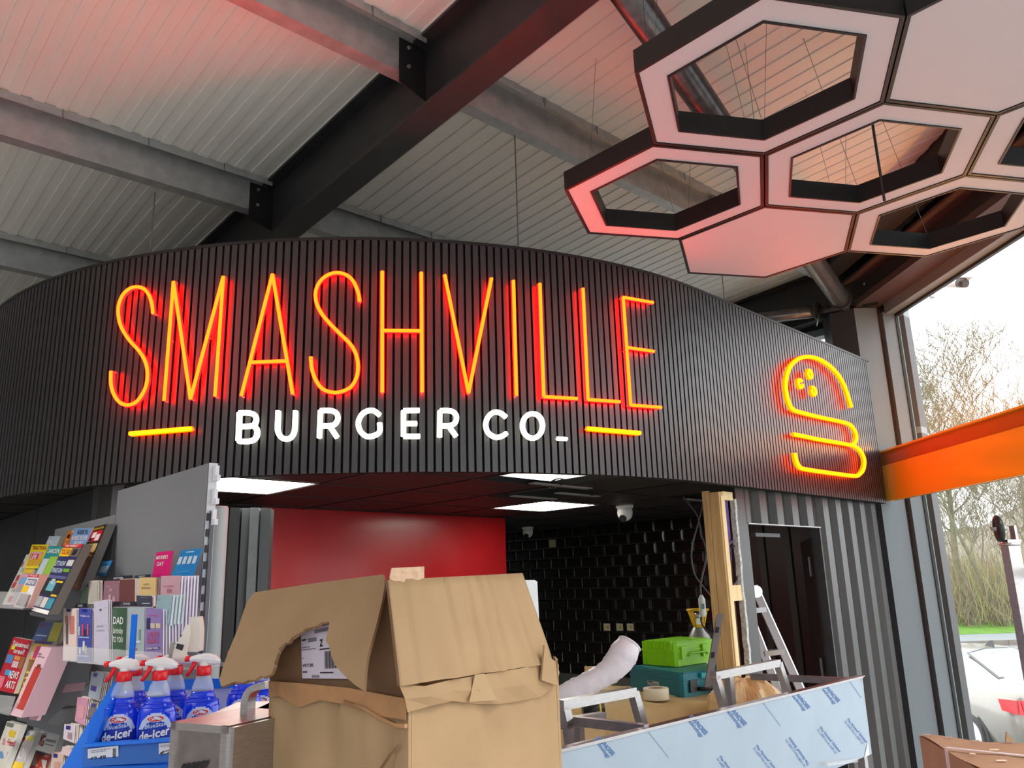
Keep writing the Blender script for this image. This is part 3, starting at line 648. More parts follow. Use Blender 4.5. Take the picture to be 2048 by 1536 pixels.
# doorway with its open leaf and the lining behind it
D1 = thing('door_1', None, None, C0+CD*sDR, kind='structure')
mb = MB(); mb.box(wp(sDR-.012, 0, -.06), CD*.014, CNn*.06, (0, 0, zD), M_STEEL); mb.build('jamb', D1)
hd = dirv(15); mb = MB(); mb.box(wp(sDR-.03, .02, -.06), hd*.85, CD*.03, (0, 0, zD-.08), mat('door_dark', (.016, .006, .006), .4)); lf = mb.build('door_leaf', D1)
for z in (.45, 1.1, zD-.3): mb = MB(); mb.box(wp(sDR-.05, z, -.08), hd*.03, CD*.035, (0, 0, .12), M_BOLT); mb.build('hinge', D1)
mb = MB(); mb.box(wp(sDL+.24, zD-.06, -.12), CD*.30, CNn*.03, (0, 0, .022), M_STEEL); mb.build('door_closer', D1)
LN = thing('wall_back', None, None, wp(1.2, 0, -1.1), kind='structure')
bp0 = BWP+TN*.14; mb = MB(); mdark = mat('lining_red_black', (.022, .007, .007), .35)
def bq(px0, px1, o, m, z1=None):
    a, b = VP(px0, 1100, (bp0.x, bp0.y), -46), VP(px1, 1100, (bp0.x, bp0.y), -46); d = V((b.x-a.x, b.y-a.y, 0)); mb = MB(); mb.box(V((a.x, a.y, 0))+TN*o, d, -TN*.03, (0, 0, CZ+HC), m); return mb
bq(1436, 1700, 0, mdark).build('panel', LN); 
for px in (1519, 1571, 1637): bq(px, px+12, .02, mat('lining_strip', (.035, .035, .036), .4)).build('rib', LN)
# timber stud frame at the wall end
st = thing('stud_frame', 'pale timber stud frame with purple cables at the edge of the wall', 'timber frame', wp(.03, 0, -.06))
def stud(px0, px1, z0, z1, m, nm, o0=.0, o1=-.09, dy=0):
    a, b = cs_(px0, 1000)[0], cs_(px1, 1000)[0]; mb = MB(); mb.box(wp(a, z0, o0), CD*(b-a), CNn*(o1-o0), (0, 0, z1-z0), m); return mb.build(nm, st)
zt = cs_(1420, 978)[1]
stud(1438, 1446, 0, zt-.01, M_TIMB, 'stud', 0, -.06); stud(1440, 1447, 0, zt-.03, M_TIMB2, 'stud', .007, .001); stud(1437, 1441, 0, zt, M_TIMB, 'stud', -.064, -.10)
stud(1446, 1466, zt-.05, zt-.005, M_TIMB2, 'head_piece', 0, -.07); zn = cs_(1470, 1190)[1]
stud(1455, 1468, 0, zt-.05, mat('old_timber', srgb(120, 98, 74), .8), 'stud', -.05, -.12); stud(1446, 1468, zn-.03, zn+.05, M_TIMB2, 'noggin', 0, -.07)
mb = MB(); a = cs_(1467, 1000)[0]; pts = [wp(a+random.uniform(-.006, .008), z, .004) for z in [i*.05 for i in range(int(zt/.05)+1)]]
for i in range(len(pts)-1): mb.hexa([pts[i], pts[i]+CD*.02, pts[i]+CD*.02-CNn*.03, pts[i]-CNn*.03, pts[i+1], pts[i+1]+CD*.02, pts[i+1]+CD*.02-CNn*.03, pts[i+1]-CNn*.03], mat('foam_edge', srgb(190, 192, 188), .7, noise=.3, scale=60, bump=.6))
mb.build('insulation_edge', st)
PC = mat('purple_cable', srgb(116, 84, 160), .45); GCb = mat('grey_cable', srgb(120, 118, 116), .5)
cb = thing('cable_bundle', 'coiled purple and grey cables hanging inside the timber stud frame', 'cable', wp(.13, 1.8, -.03))
def cab(pxs, m, r=.0035, off=-.02, par=None, nm='cable'):
    mb = MB(); mb.tube(spline([VP(x, y, (CP[0], CP[1]), 45, off=-off*-1 if False else -off*0+(-.02)) for x, y in pxs], 5), r, m, 6); mb.build(nm, par or cb)
for k, dx in enumerate((0, 2, 4)): cab([(1449+dx, 990), (1452+dx, 1025), (1455+dx, 1060), (1456+dx, 1080)], PC, .003)
cab([(1456, 1080), (1456, 1100), (1458, 1121), (1462, 1118), (1461, 1100), (1457, 1088), (1463, 1082), (1472, 1085), (1477, 1100), (1477, 1140), (1474, 1160), (1466, 1172)], PC, .003)
cab([(1458, 1090), (1466, 1084), (1474, 1092), (1479, 1120), (1478, 1150), (1470, 1170), (1464, 1176)], GCb, .003)
cab([(1462, 1095), (1468, 1092), (1474, 1104), (1476, 1140), (1472, 1162), (1466, 1170)], M_BLK, .004)

# cables hanging from the kiosk ceiling, with the white inline box
cp = [(1366, 993), (1378, 1008), (1394, 1030), (1400, 1052), (1402, 1070), (1410, 1090), (1413, 1115), (1405, 1150), (1401, 1172), (1402, 1192)]
t = thing('hanging_cable', 'loose black cables hanging from the missing ceiling tile', 'cable', AT(1402, 1192, 5.0))
mb = MB(); mb.tube(spline([AT(x, y, 5.0) for x, y in cp], 5), .006, mat('grey_flex', (.10, .10, .11), .4), 6); mb.build('cable', t)
mb = MB(); mb.tube(spline([AT(x, y, 4.95) for x, y in ((1410, 990), (1398, 1040), (1386, 1085), (1383, 1115), (1390, 1150), (1412, 1180), (1432, 1205))], 5), .005, mat('grey_flex', (.10, .10, .11), .4), 6); mb.build('cable', t)
mb = MB(); mb.tube(spline([AT(x, y, 5.0) for x, y in ((1406, 1222), (1402, 1240), (1410, 1258), (1424, 1272))], 5), .006, M_BLK, 6); mb.build('cable', t)
a = AT(1403, 1195, 5.0); t = thing('inline_cable_box', 'white plastic box spliced into the hanging black cable', 'cable box', a-V((0, 0, .1))); mb = MB()
mb.lathe(a-V((0, 0, .1)), [(.010, -.012), (.020, 0), (.021, .09), (.012, .105), (.008, .115)], M_WHITE, 8, sx=1, sy=.7); mb.build('shell', t)
mb = MB(); mb.cbox(a-V((.0, .0165, .05)), .018, .003, .03, pm((120, 130, 140))); mb.build('sticker', t)

# ================================================================ INSIDE THE KIOSK
def dome(px, py, r, label):
    p = HZ(px, py, HC); t = thing('security_camera', label, 'camera', p-V((0, 0, r*2.1)), 'white dome cameras')
    tc = (V((0, 0, CZ))-p); tc.z = 0; tc.normalize(); sd = V((-tc.y, tc.x, 0))
    mb = MB(); mb.lathe(p-V((0, 0, .4*r)), [(r*1.08, 0), (r*1.12, .05*r), (r*1.12, .4*r)], M_WHITE, 24); mb.build('base', t)
    mb = MB(); mb.lathe(p-V((0, 0, 2.05*r)), [(.05*r, 0), (.42*r, .08*r), (.75*r, .32*r), (.95*r, .72*r), (1.0*r, 1.05*r), (.98*r, 1.4*r), (.9*r, 1.65*r)], M_WHITE, 24); mb.build('dome', t)
    c = p-V((0, 0, 1.25*r))+(tc*.72+sd*-.35-V((0, 0, .55))).normalized()*r*.75; d = (tc*.72+sd*-.35-V((0, 0, .45))).normalized()
    mb = MB(); mb.cyl(c, d, r*.48, r*.22, M_BLK, 18); ls = mb.build('lens_window', t); mb = MB(); mb.cyl(c+d*r*.2, d, r*.2, r*.06, mat('lens_glass', (.02, .02, .025), .08), 12); mb.build('lens', ls)
dome(1249, 1010, .056, 'white dome camera on the kiosk ceiling beside the LED panel'); dome(1055.5, 1054, .05, 'small distant white dome camera near the end of the red wall')
def wallbox(px0, py0, px1, py1, label, m1, m2, group=None):
    a, b = VP(px0, py1, BWP[:2], -46), VP(px1, py0, BWP[:2], -46); d = V((b.x-a.x, b.y-a.y, 0)); t = thing('wall_socket', label, 'socket', V((a.x, a.y, min(a.z, b.z))), group)
    mb = MB(); z0, z1 = min(a.z, b.z), max(a.z, b.z); mb.box(V((a.x, a.y, z0))+TN*.008, d, TN*.006, (0, 0, z1-z0), m1); mb.build('plate', t)
    n = (V((0, 0, CZ))-BWP); n.z = 0; n.normalize(); c = V((a.x, a.y, z0))+d*.5+V((0, 0, (z1-z0)*.5))+n*.014
    mb = MB(); u = d.normalized(); h = (z1-z0)
    if m2: mb.box(c-u*h*.22-V((0, 0, h*.1)), u*h*.44, n*.003, (0, 0, h*.2), m2); mb.box(c-u*h*.1-V((0, 0, h*.25)), u*h*.2, n*.004, (0, 0, h*.5), m2); mb.build('terminals', t)
SO = pm((206, 196, 168)); SY = pm((176, 150, 60))
for x0, lab in ((1209.5, 'open socket box on the black tiles, farthest left of three'), (1235, 'open socket box on the black tiles, middle one of three'), (1256, 'open socket box on the black tiles, nearest the gas cylinder')): wallbox(x0, 1247, x0+12, 1261, lab, SO, SY, 'socket boxes on the tiled wall')
wallbox(1100, 1079, 1112.5, 1095, 'cream blanking plate high on the black tiles below the small camera', pm((176, 168, 130)), None)
# counter with brown paper
hc = -.62; cA, cB = HZ(1105, 1424, hc), HZ(1478, 1406, hc); cd_ = V((cB.x-cA.x, cB.y-cA.y, 0)); cn_ = V((-cd_.y, cd_.x, 0)).normalized()
t = thing('serving_counter', 'kiosk serving counter covered in paper behind the steel bench', 'counter', V((cA.x, cA.y, 0)))
mb = MB(); mb.box(V((cA.x, cA.y, CZ+hc-.05))+cn_*.02, cd_, cn_*.74, (0, 0, .046), M_SSD); mb.build('worktop', t)
mb = MB(); mb.box(V((cA.x, cA.y, 0))+cn_*.08, cd_, cn_*.6, (0, 0, CZ+hc-.05), M_PANEL); mb.build('base_unit', t)
M_KRAFT = mat('kraft_paper', srgb(206, 176, 122), .45, noise=.07, scale=12, bump=.35, bscale=9)
mb = MB(); nx, ny = 96, 26; L = cd_.length; u = cd_/L; grid = []
for i in range(nx+1):
    rowp = []
    for j in range(ny+1):
        s = L*i/nx; y = -.35+1.09*j/ny
        wv = .5*math.sin(s*31)+.5*math.sin(s*17+1.3); fold = abs(math.sin(s*11+.4))
        if y < 0: p = V((cA.x, cA.y, CZ+hc+.004))+u*(s+.012*math.sin(s*23+y*20))-cn_*(.014+.022*fold*min(1, -y*6))+V((0, 0, y*.9))
        else: p = V((cA.x, cA.y, CZ+hc+.004))+u*s+cn_*y+V((0, 0, .006+.005*wv+.008*max(0, math.sin(y*21+s*3))))
        rowp.append(p)
    grid.append(rowp)
for i in range(nx):
    for j in range(ny): mb.poly([grid[i][j], grid[i+1][j], grid[i+1][j+1], grid[i][j+1]], M_KRAFT, True)
tag(mb.weld().build('paper_cover'), 'creased brown kraft paper draped over the kiosk counter', 'paper')
pc = HZ(1490, 1422, hc+.0); pc.z += .06; mb = MB(); NR = 64; prof = [(.0, .075), (.05, .073), (.10, .058), (.14, .03), (.165, .0), (.17, -.12), (.175, -.3)]
ring = [[V((pc.x+.02, pc.y+.05, pc.z))+V((math.cos(a/NR*6.283), math.sin(a/NR*6.283)*.9, 0))*(r*(1+(.05+.05*(r > .13))*math.sin(a/NR*6.283*9+r*14)))+V((0, 0, z+.012*math.sin(a/NR*6.283*7+r*30)*(r > .02))) for a in range(NR)] for r, z in prof]
for i in range(len(prof)-1):
    for j in range(NR): mb.poly([ring[i][j], ring[i][(j+1) % NR], ring[i+1][(j+1) % NR], ring[i+1][j]], M_KRAFT)
tag(mb.weld().build('paper_bundle'), 'bunched up end of the brown paper in front of the timber studs', 'paper', kind='stuff')

def case(bl, c, br, h, lift, col, col2, label, name, ribs):
    M1 = mat('case_%s' % name, col, .38); M2 = mat('case_%s_dark' % name, col2, .4); C0_, A_, B_ = HZ(*c, h), HZ(*bl, h), HZ(*br, h)
    ua, ub = A_-C0_, B_-C0_; La, Lb = ua.length, ub.length; ua.normalize(); ub = (ub-ua*ub.dot(ua)*.8).normalized()
    t = thing('tool_case', label, 'tool case', C0_); H = lift; w3 = V((0, 0, 1))
    def rb(o, a, b, z0, z1, e, m, mb):      # box with chamfered vertical edges
        P = [(e, 0), (a-e, 0), (a, e), (a, b-e), (a-e, b), (e, b), (0, b-e), (0, e)]
        mb.prism([o+ua*x+ub*y+w3*z0 for x, y in P], w3*(z1-z0), m)
    mb = MB(); rb(C0_, La, Lb, 0, H*.60, .015, M1, mb); mb.build('body', t)
    mb = MB(); rb(C0_+ua*-.004+ub*-.004, La+.008, Lb+.008, H*.58, H*.66, .016, M1, mb); mb.build('seam_rim', t)
    mb = MB(); rb(C0_, La, Lb, H*.66, H*.96, .015, M1, mb); rb(C0_+(ua+ub)*.012, La-.024, Lb-.024, H*.96, H, .018, M1, mb); mb.build('lid', t)
    if ribs:
        for k in range(7): mb = MB(); mb.box(C0_+ua*(.03+k*(La-.06)/7)-ub*.006+w3*H*.68, ua*.014, ub*(Lb*.5), w3*(H*.345), M1); mb.build('rib', t)
        for k in (0, .92): mb = MB(); mb.box(C0_+ub*(Lb*.1+k*Lb*.6)-ua*.014+w3*H*.3, ub*.05, ua*.016, w3*(H*.5), M1); mb.build('latch', t)
        for k in range(3): mb = MB(); mb.box(C0_+ua*(.06+k*La*.3)-ub*.006, ua*.012, ub*.008, w3*H*.55, M1); mb.build('rib', t)
        mb = MB(); P = [C0_-ua*.02+ub*Lb*q+w3*H*z for q, z in ((.25, .42), (.3, .5), (.7, .5), (.75, .42))]; mb.tube([P[0]+ua*.02]+P+[P[3]+ua*.02], .006, M1, 6); mb.build('handle', t)
    else:
        for k in (.12, .78): mb = MB(); mb.box(C0_+ub*Lb*k-ua*.012+w3*H*.18, ub*Lb*.12, ua*.014, w3*H*.5, M_BLK); mb.build('latch', t)
        mb = MB(); a = C0_-ua*.035+w3*H*.30; mb.tube([a+ub*Lb*.25+ua*.035, a+ub*Lb*.27, a+ub*Lb*.7, a+ub*Lb*.72+ua*.035], .010, M_BLK, 8); mb.build('handle', t)
        mb = MB(); mb.box(C0_+ub*Lb*.3-ua*.02+w3*H*.74, ub*Lb*.42, ua*.03, w3*H*.2, mat('case_teal_light', srgb(40, 150, 160), .4)); mb.build('grip', t)
        mb = MB(); q = quadfn([C0_+ua*(La*.62)-ub*.001+w3*H*.5, C0_+ua*(La*.40)-ub*.001+w3*H*.5, C0_+ua*(La*.40)-ub*.001+w3*H*.3, C0_+ua*(La*.62)-ub*.001+w3*H*.3], .001)
        mb.poly([q(0, 0), q(1, 0), q(1, 1), q(0, 1)], pm((170, 176, 176))); q2 = quadfn([q(0, 0), q(1, 0), q(1, 1), q(0, 1)], .0006); mb.poly([q2(.05, .1), q2(.45, .1), q2(.45, .3), q2(.05, .3)], pm((20, 20, 20)))
        for k in range(3): mb.poly([q2(.08, .45+k*.17), q2(.9, .45+k*.17), q2(.9, .52+k*.17), q2(.08, .52+k*.17)], pm((90, 96, 100)))
        mb.build('sticker', t)
    return t
case((1259, 1376), (1365, 1396), (1440, 1376), hc+.012, .118, srgb(14, 110, 122), (.01, .1, .11), 'dark teal tool case with black latches under the green case', 'teal', False)
case((1283, 1328), (1354, 1334), (1402, 1321), hc+.133, .128, srgb(140, 208, 22), srgb(100, 160, 10), 'bright lime green tool case on top of the teal case', 'green', True)
p = HZ(1313, 1399, hc+.014); t = thing('tape_roll', 'fat roll of cream masking tape on the brown paper', 'tape', p); mb = MB()
mb.lathe(p, [(.062, 0), (.064, .004), (.064, .052), (.062, .056), (.040, .056), (.040, .008)], mat('cream_tape', srgb(226, 218, 190), .5), 28); mb.build('tape', t); mb = MB(); mb.lathe(p+V((0, 0, .002)), [(.0395, 0), (.0395, .052), (.036, .052), (.036, .004)], M_CARD, 24); mb.build('core', t)
# white sack / plastic hood lying against the cases
t = thing('plastic_sleeve', 'crumpled white plastic sleeve lying left of the green case', 'plastic sleeve', HZ(1180, 1400, hc+.01))
path = [(1105, 1398, .030), (1140, 1384, .046), (1175, 1368, .050), (1205, 1352, .050), (1230, 1332, .060), (1247, 1308, .066), (1259, 1288, .052)]
P = [AT(x, y, 3.72+.02*i) for i, (x, y, r) in enumerate(path)]; P2 = spline(P, 6); M_SACK = mat('white_sheet', srgb(226, 222, 228), .4, bump=.5, scale=14)
rs = [path[min(len(path)-1, i//6)][2]*(1-(i % 6)/6)+path[min(len(path)-1, i//6+1)][2]*((i % 6)/6) for i in range(len(P2))]; mb = MB(); mb.tube(P2, rs, M_SACK, 18, caps=False)
mb.v = [tuple(V(q)+V((random.uniform(-1, 1), random.uniform(-1, 1), random.uniform(-1, 1)))*.0035) for q in mb.v]; mb.build('sleeve', t)
mb = MB(); e = P2[-1]; ax = (P2[-1]-P2[-2]).normalized(); a1 = ax.cross(V((0, 1, 0))).normalized(); a2 = ax.cross(a1)
mb.tube([e+(a1*math.cos(k/16*2*math.pi)+a2*math.sin(k/16*2*math.pi))*.052 for k in range(17)], .006, M_SACK, 6); mb.build('rolled_hem', t)
p = HZ(1165, 1420, hc+.03); t = thing('hand_torch', 'black and yellow hand tool under the white sleeve', 'tool', p); mb = MB(); mb.cyl(p, (1, .1, .05), .028, .10, M_BLK, 14); mb.build('barrel', t); mb = MB(); mb.cyl(p+V((.075, .0075, .004)), (1, .1, .05), .0285, .008, pm((230, 200, 20)), 14); mb.build('ring', t)
p = HZ(1184, 1380, hc+.006); mb = MB(); mb.cbox(p+V((0, 0, .062)), .07, .04, .124, M_TIMB); tag(mb.build('wood_block'), 'small offcut of wood behind the white sleeve', 'wood')
# gas cylinder
p = AT(1398, 1256, 5.1); p.z = 0; zs = AT(1398, 1254, 5.1).z; t = thing('gas_cylinder', 'grey gas cylinder with a yellow collar left of the timber studs', 'gas cylinder', p); r = .082; M_GC = mat('cyl_grey', (.34, .34, .33), .35, .6, noise=.15, scale=10)
mb = MB(); mb.lathe(p, [(r*.9, 0), (r, .02), (r, zs-.13), (r*.93, zs-.09), (r*.72, zs-.04), (r*.45, zs-.005), (r*.42, zs)], M_GC, 28); mb.build('shell', t)
M_YC = mat('yellow_collar', srgb(222, 170, 20), .45, noise=.15, scale=30); mb = MB()
mb.lathe(p+V((0, 0, zs)), [(.034, 0), (.038, .012), (.032, .016)], M_YC, 16); mb.build('collar_base', t)
for an in (0, 90, 180, 270): d = V((math.cos(math.radians(an+20)), math.sin(math.radians(an+20)), 0)); mb = MB(); mb.tube([p+d*.034+V((0, 0, zs+.01)), p+d*.05+V((0, 0, zs+.06)), p+d*.062+V((0, 0, zs+.10))], .008, M_YC, 6); mb.build('collar_arm', t)
mb = MB(); mb.tube([p+V((math.cos(k/14*2*math.pi)*.062, math.sin(k/14*2*math.pi)*.062, zs+.10)) for k in range(15)], .008, M_YC, 6); mb.build('collar_ring', t)
mb = MB(); mb.lathe(p+V((0, 0, zs)), [(.014, 0), (.014, .05), (.02, .055), (.02, .08)], M_BOLT, 10); mb.build('valve', t); mb = MB(); mb.cbox(p+V((-.01, -.055, zs+.035)), .03, .002, .035, pm((220, 220, 220))); mb.build('tag_plate', t)
# spirit level
a, b = AT(1441, 1228, 4.35), AT(1424, 1328, 4.25); t = thing('spirit_level', 'silver spirit level leaning against the timber stud', 'spirit level', b); d = (a-b); u = d.normalized(); sx = V((1, 0, 0))
mb = MB(); mb.box(b-sx*.016-u*.115, sx*.032, V((0, .02, 0)), d+u*.115, mat('level_body', (.2, .18, .18), .4, .7)); mb.build('body', t)
for k in (.12, .62): mb = MB(); mb.box(b-sx*.013+d*k-V((0, .003, 0)), sx*.018, V((0, .003, 0)), u*.03, M_BLK); mb.build('vial_slot', t)
# step ladder in the doorway
t = thing('step_ladder', 'aluminium step ladder standing in the dark doorway', 'ladder', AT(1590, 1375, 5.1)); M_AL = mat('aluminium', (.62, .62, .63), .3, .85, noise=.08, scale=20); M_ALD = mat('alu_web', (.25, .22, .22), .4, .7)
def bar(p, q, w, d_, m, nm, par):
    p, q = V(p), V(q); u = (q-p).normalized(); s_ = V((0, 1, 0)).cross(u).normalized(); mb = MB(); mb.box(p-s_*w/2, s_*w, V((0, d_, 0)), q-p, m); return mb.build(nm, par)
def seg(pa, pb, d1, d2=None): return AT(*pa, d1), AT(*pb, d2 or d1)
for (pa, pb), nm in ((((1508, 1172), (1622, 1425)), 'stile'), (((1481, 1185), (1574, 1425)), 'stile')):
    p, q = seg(pa, pb, 4.96); s_ = bar(p, q, .045, .02, M_ALD, nm, t); off = V((.022, -.004, 0)); bar(p+off, q+off, .008, .028, M_AL, 'flange', s_)
for (pa, pb) in (((1503, 1222), (1533, 1219)), ((1530, 1308), (1570, 1303)), ((1557, 1396), (1606, 1390))): p, q = seg(pa, pb, 4.95); bar(p, q, .028, .06, M_AL, 'tread', t)
p, q = seg((1506, 1178), (1500, 1425), 5.3, 5.6); bar(p, q, .03, .02, M_ALD, 'rear_leg', t)
mb = MB(); c = AT(1512, 1183, 4.95); mb.cyl(c, (0, -1, 0), .035, .01, M_AL, 16); mb.build('hinge_plate', t)

# ================================================================ STEEL BENCH wrapped in blue film
BP = (1.85, 3.99); BZ = 46; tr_, trb = VP(1724, 1353, BP, BZ), VP(1738, 1510, BP, BZ); tl_ = VP(1050, 1502, BP, BZ)
zt_, zb_ = tr_.z, trb.z; bd = V((tr_.x-tl_.x, tr_.y-tl_.y, 0)); bu = bd.normalized(); bn = V((-bu.y, bu.x, 0)); print('bench', zt_, zb_, tl_.z, bd.length)
t = thing('steel_bench', 'upturned stainless steel bench with blue printed film on its front', 'bench', V((tl_.x, tl_.y, 0))+bu*1.0)
o = V((tl_.x, tl_.y, 0))
mb = MB(); mb.box(o+V((0, 0, zb_)), bd, bn*.004, (0, 0, zt_-zb_), M_FILM); mb.build('film_panel', t)
mb = MB(); mb.box(o+V((0, 0, zt_-.002))-bn*.004, bd+bu*.02, bn*.03, (0, 0, .004), M_SS); mb.box(o+V((0, 0, zt_-.006))-bn*.005, bd, bn*.003, (0, 0, .004), M_SS); mb.build('top_edge', t)
mb = MB(); mb.poly([tr_-bu*.03, tr_+bu*.002, tr_+bu*.002-V((0, 0, .05))], M_WHITE); q = V((trb.x, trb.y, zb_)); mb.poly([q-bn*.002, q-bu*.05-bn*.002, q+V((0, 0, .05))-bn*.002], M_WHITE); mb.build('peeled_film', t)
def zbn(px, py): return VP(px, py, BP, BZ, off=0)
def c3(x, y): return (1080+x/3.0118, 1150+y/3.0118)
def film_text(s, x0, y0, x1, y1, hh, bold=.02):       # text along the px line (x0,y0)->(x1,y1), letter height hh px
    d = V((x1-x0, y1-y0)); L = d.length; n = V((d.y, -d.x))/L
    fn = lambda u, v: zbn(x0+d.x*u+n.x*v*hh, y0+d.y*u+n.y*v*hh)-bn*.0015
    inkm = MB(); put_text(inkm, s, M_INK, fn, 0, 0, 1, 1, bold); inkm.build('print', t)
for (ax, ay) in ((325, 985), (885, 860), (1120, 806), (1520, 720), (1700, 680)):
    k = 1 if ax < 1400 else .85
    x, y = c3(ax+10, ay-4); x1, y1 = c3(ax+108*k, ay+106*k); film_text('OWNOISE', x, y, x1, y1, 9*k, .03)
    x, y = c3(ax-8, ay+14); x1, y1 = c3(ax+78*k, ay+125*k); film_text('technology', x, y, x1, y1, 10*k, .02)
for (ax, ay, bx, by) in ((620, 912, 770, 1100), (1325, 752, 1445, 912), (1860, 640, 1930, 740)): film_text('www.novacel-lowernoise.com', *c3(ax, ay), *c3(bx, by), 3, .0)
for (ax, ay, k) in ((1075, 1095, 1), (1295, 1030, 1), (1680, 920, .9), (1845, 870, .85)):
    film_text("The Novacel' Solution", *c3(ax, ay), *c3(ax+135*k, ay+165*k), 5.5); film_text('for LASER Fiber & LASER CO.', *c3(ax-14, ay+14), *c3(ax+112*k, ay+180*k), 5.0, .0)
film_text('The Novacel\' Solution', *c3(1625, 1140), *c3(1505, 975), 6); film_text('for LASER Fiber & LASER CO.', *c3(1600, 1150), *c3(1485, 985), 5, 0)
def sq(pa, pb, off, w, nm='frame_tube', dz=0):
    p, q = VP(*pa, BP, BZ, off=-off*-1), VP(*pb, BP, BZ, off=-off*-1); u = (q-p); side = bn*w
    up = u.normalized().cross(bn).normalized()*w; mb = MB(); mb.box(p-up/2, u, side, up, M_SS); return mb.build(nm, t)
# off is measured behind the panel (away from the viewer)
sg = 1 if bn.dot(V((math.cos(math.radians(BZ)), -math.sin(math.radians(BZ)), 0))) > 0 else -1
def fr(pa, pb, off, w=.028): return sq(pa, pb, sg*off, w)
fr((1433, 1352), (1562, 1326), .16); fr((1562, 1326), (1586, 1400), .16); fr((1436, 1352), (1456, 1420), .16); fr((1463, 1352), (1470, 1420), .22)
fr((1128, 1411), (1274, 1384), .14); fr((1273, 1384), (1294, 1460), .14); fr((1134, 1412), (1140, 1440), .14)
for pa, pb in (((1718, 1357), (1500, 1347)), ((1288, 1450), (1122, 1431))):
    p = VP(*pa, BP, BZ, off=sg*.02); r_ = ray(*pb); tt = (p.z-CZ)/r_.z; q = V((r_.x*tt, r_.y*tt, p.z)); mb = MB(); u = q-p; mb.box(p, u, u.normalized().cross(V((0, 0, 1)))*.025, (0, 0, -.028), M_SSD); mb.build('end_rail', t)
fr((1122, 1449), (1213, 1434), .30, .03); fr((1140, 1446), (1146, 1500), .30, .025); fr((1163, 1443), (1166, 1500), .30, .025)
mb = MB()
for k in (.35, 1.2, 2.0): mb = MB(); mb.box(o+bu*k+bn*.02, bu*.03, bn*.03, (0, 0, zt_-.02), M_SS); mb.build('leg', t)
mb = MB(); a, b = VP(1640, 1530, BP, BZ), VP(1702, 1522, BP, BZ); mb.box(a-bn*.03, b-a, bn*.03, (0, 0, .012), M_CLR); mb.build('film_flap', t)

# ================================================================ BIG TORN CARDBOARD BOX
K = AT(817, 1400, 1.25); zr = K.z; KL, KR = -49, 41
dl, dr = dirv(KL), dirv(KR); EL = VP(540, 1362, K[:2], KL); ER = VP(1116, 1330, K[:2], KR); Ll = (V((EL.x-K.x, EL.y-K.y, 0))).length; Lr = (V((ER.x-K.x, ER.y-K.y, 0))).length; print('box', zr, Ll, Lr, EL.z, ER.z)
t = thing('cardboard_box', 'tall torn cardboard box with open flaps standing in the middle foreground', 'box', V((K.x, K.y, 0)))
def wallgrid(o, u, L, z0, z1, n_, nx, nz, amp, m, th=.006, seed=0, mb=None):
    rnd = random.Random(seed); mb = mb or MB(); g = [[0]*(nz+1) for _ in range(nx+1)]
    for i in range(nx+1):
        for j in range(nz+1):
            e = 0 if i in (0, nx) else amp*(.5*math.sin(i*2.1+j*.4+seed)+.5*rnd.uniform(-1, 1)-2.2*(i % 5 == 2))*(1+1.8*math.exp(-((nz-j)/2.2)**2))
            g[i][j] = o+u*(L*i/nx)+V((0, 0, z0+(z1-z0)*j/nz))+n_*e
    for i in range(nx):
        for j in range(nz): mb.poly([g[i][j], g[i+1][j], g[i+1][j+1], g[i][j+1]], m, True); q = n_*-th; mb.poly([g[i][j]+q, g[i+1][j]+q, g[i+1][j+1]+q, g[i][j+1]+q], m, True)
    for i in range(nx): mb.poly([g[i][nz], g[i+1][nz], g[i+1][nz]-n_*th, g[i][nz]-n_*th], m)
    return mb
k0 = V((K.x, K.y, 0)); nl = V((-dr.x, -dr.y, 0)); nr = V((-dl.x, -dl.y, 0))
wallgrid(k0, dl, Ll, 0, zr, nl, 14, 44, .0025, M_CARD, seed=3).weld().build('side_left', t); wallgrid(k0, dr, Lr, 0, zr, nr, 14, 44, .002, M_CARD, seed=5).weld().build('side_right', t)
wallgrid(k0+dr*Lr, dl, Ll, 0, zr, dr, 4, 6, 0, M_CARD).build('side_back', t); wallgrid(k0+dl*Ll, dr, Lr, 0, zr, dl, 4, 6, 0, M_CARD).build('side_back', t)
# right flap: rises from the right rim and leans back
def sheet(pts, m, nm, th=.005, nrm=None, par=None, m2=None):
    mb = MB(); d = nrm if nrm is not None else (V(pts[1])-V(pts[0])).cross(V(pts[-1])-V(pts[0])).normalized(); mb.prism(pts, d*th, m, m2); return mb.build(nm, par or t)
def R_(px, py, off): return VP(px, py, K[:2], KR, off=off*(1 if V((math.cos(math.radians(KR)), -math.sin(math.radians(KR)), 0)).dot(nr) > 0 else -1))
def L_(px, py, off): return VP(px, py, K[:2], KL, off=off*(1 if V((math.cos(math.radians(KL)), -math.sin(math.radians(KL)), 0)).dot(nl) > 0 else -1))
A_ = [R_(800, 1372, .008), R_(1108, 1326, .008), R_(1105, 1310, .004), R_(1090, 1290, 0), R_(1078, 1280, -.005), R_(1050, 1148, -.05), R_(1046, 1146, -.05), R_(850, 1158, -.05), R_(775, 1160, -.05), R_(783, 1205, -.03), R_(790, 1300, -.01)]
mb = MB(); nx = 66; Bq = [A_[0], A_[1], A_[6], A_[8]]
gr = [[(Bq[0]*(1-i/nx)+Bq[1]*(i/nx))*(1-j/10)+(Bq[3]*(1-i/nx)+Bq[2]*(i/nx))*(j/10)+nr*(.0010*math.sin(i*.7+j*.2)-sum(.0045*math.exp(-((i/nx-f-.004*j*g_)/.008)**2) for f, g_ in ((.10, 0), (.37, .2), (.50, .8), (.585, 1.0), (.67, .7), (.86, .3)))+(.003*math.sin(i*.35)*math.exp(-j*1.2))) for j in range(11)] for i in range(nx+1)]
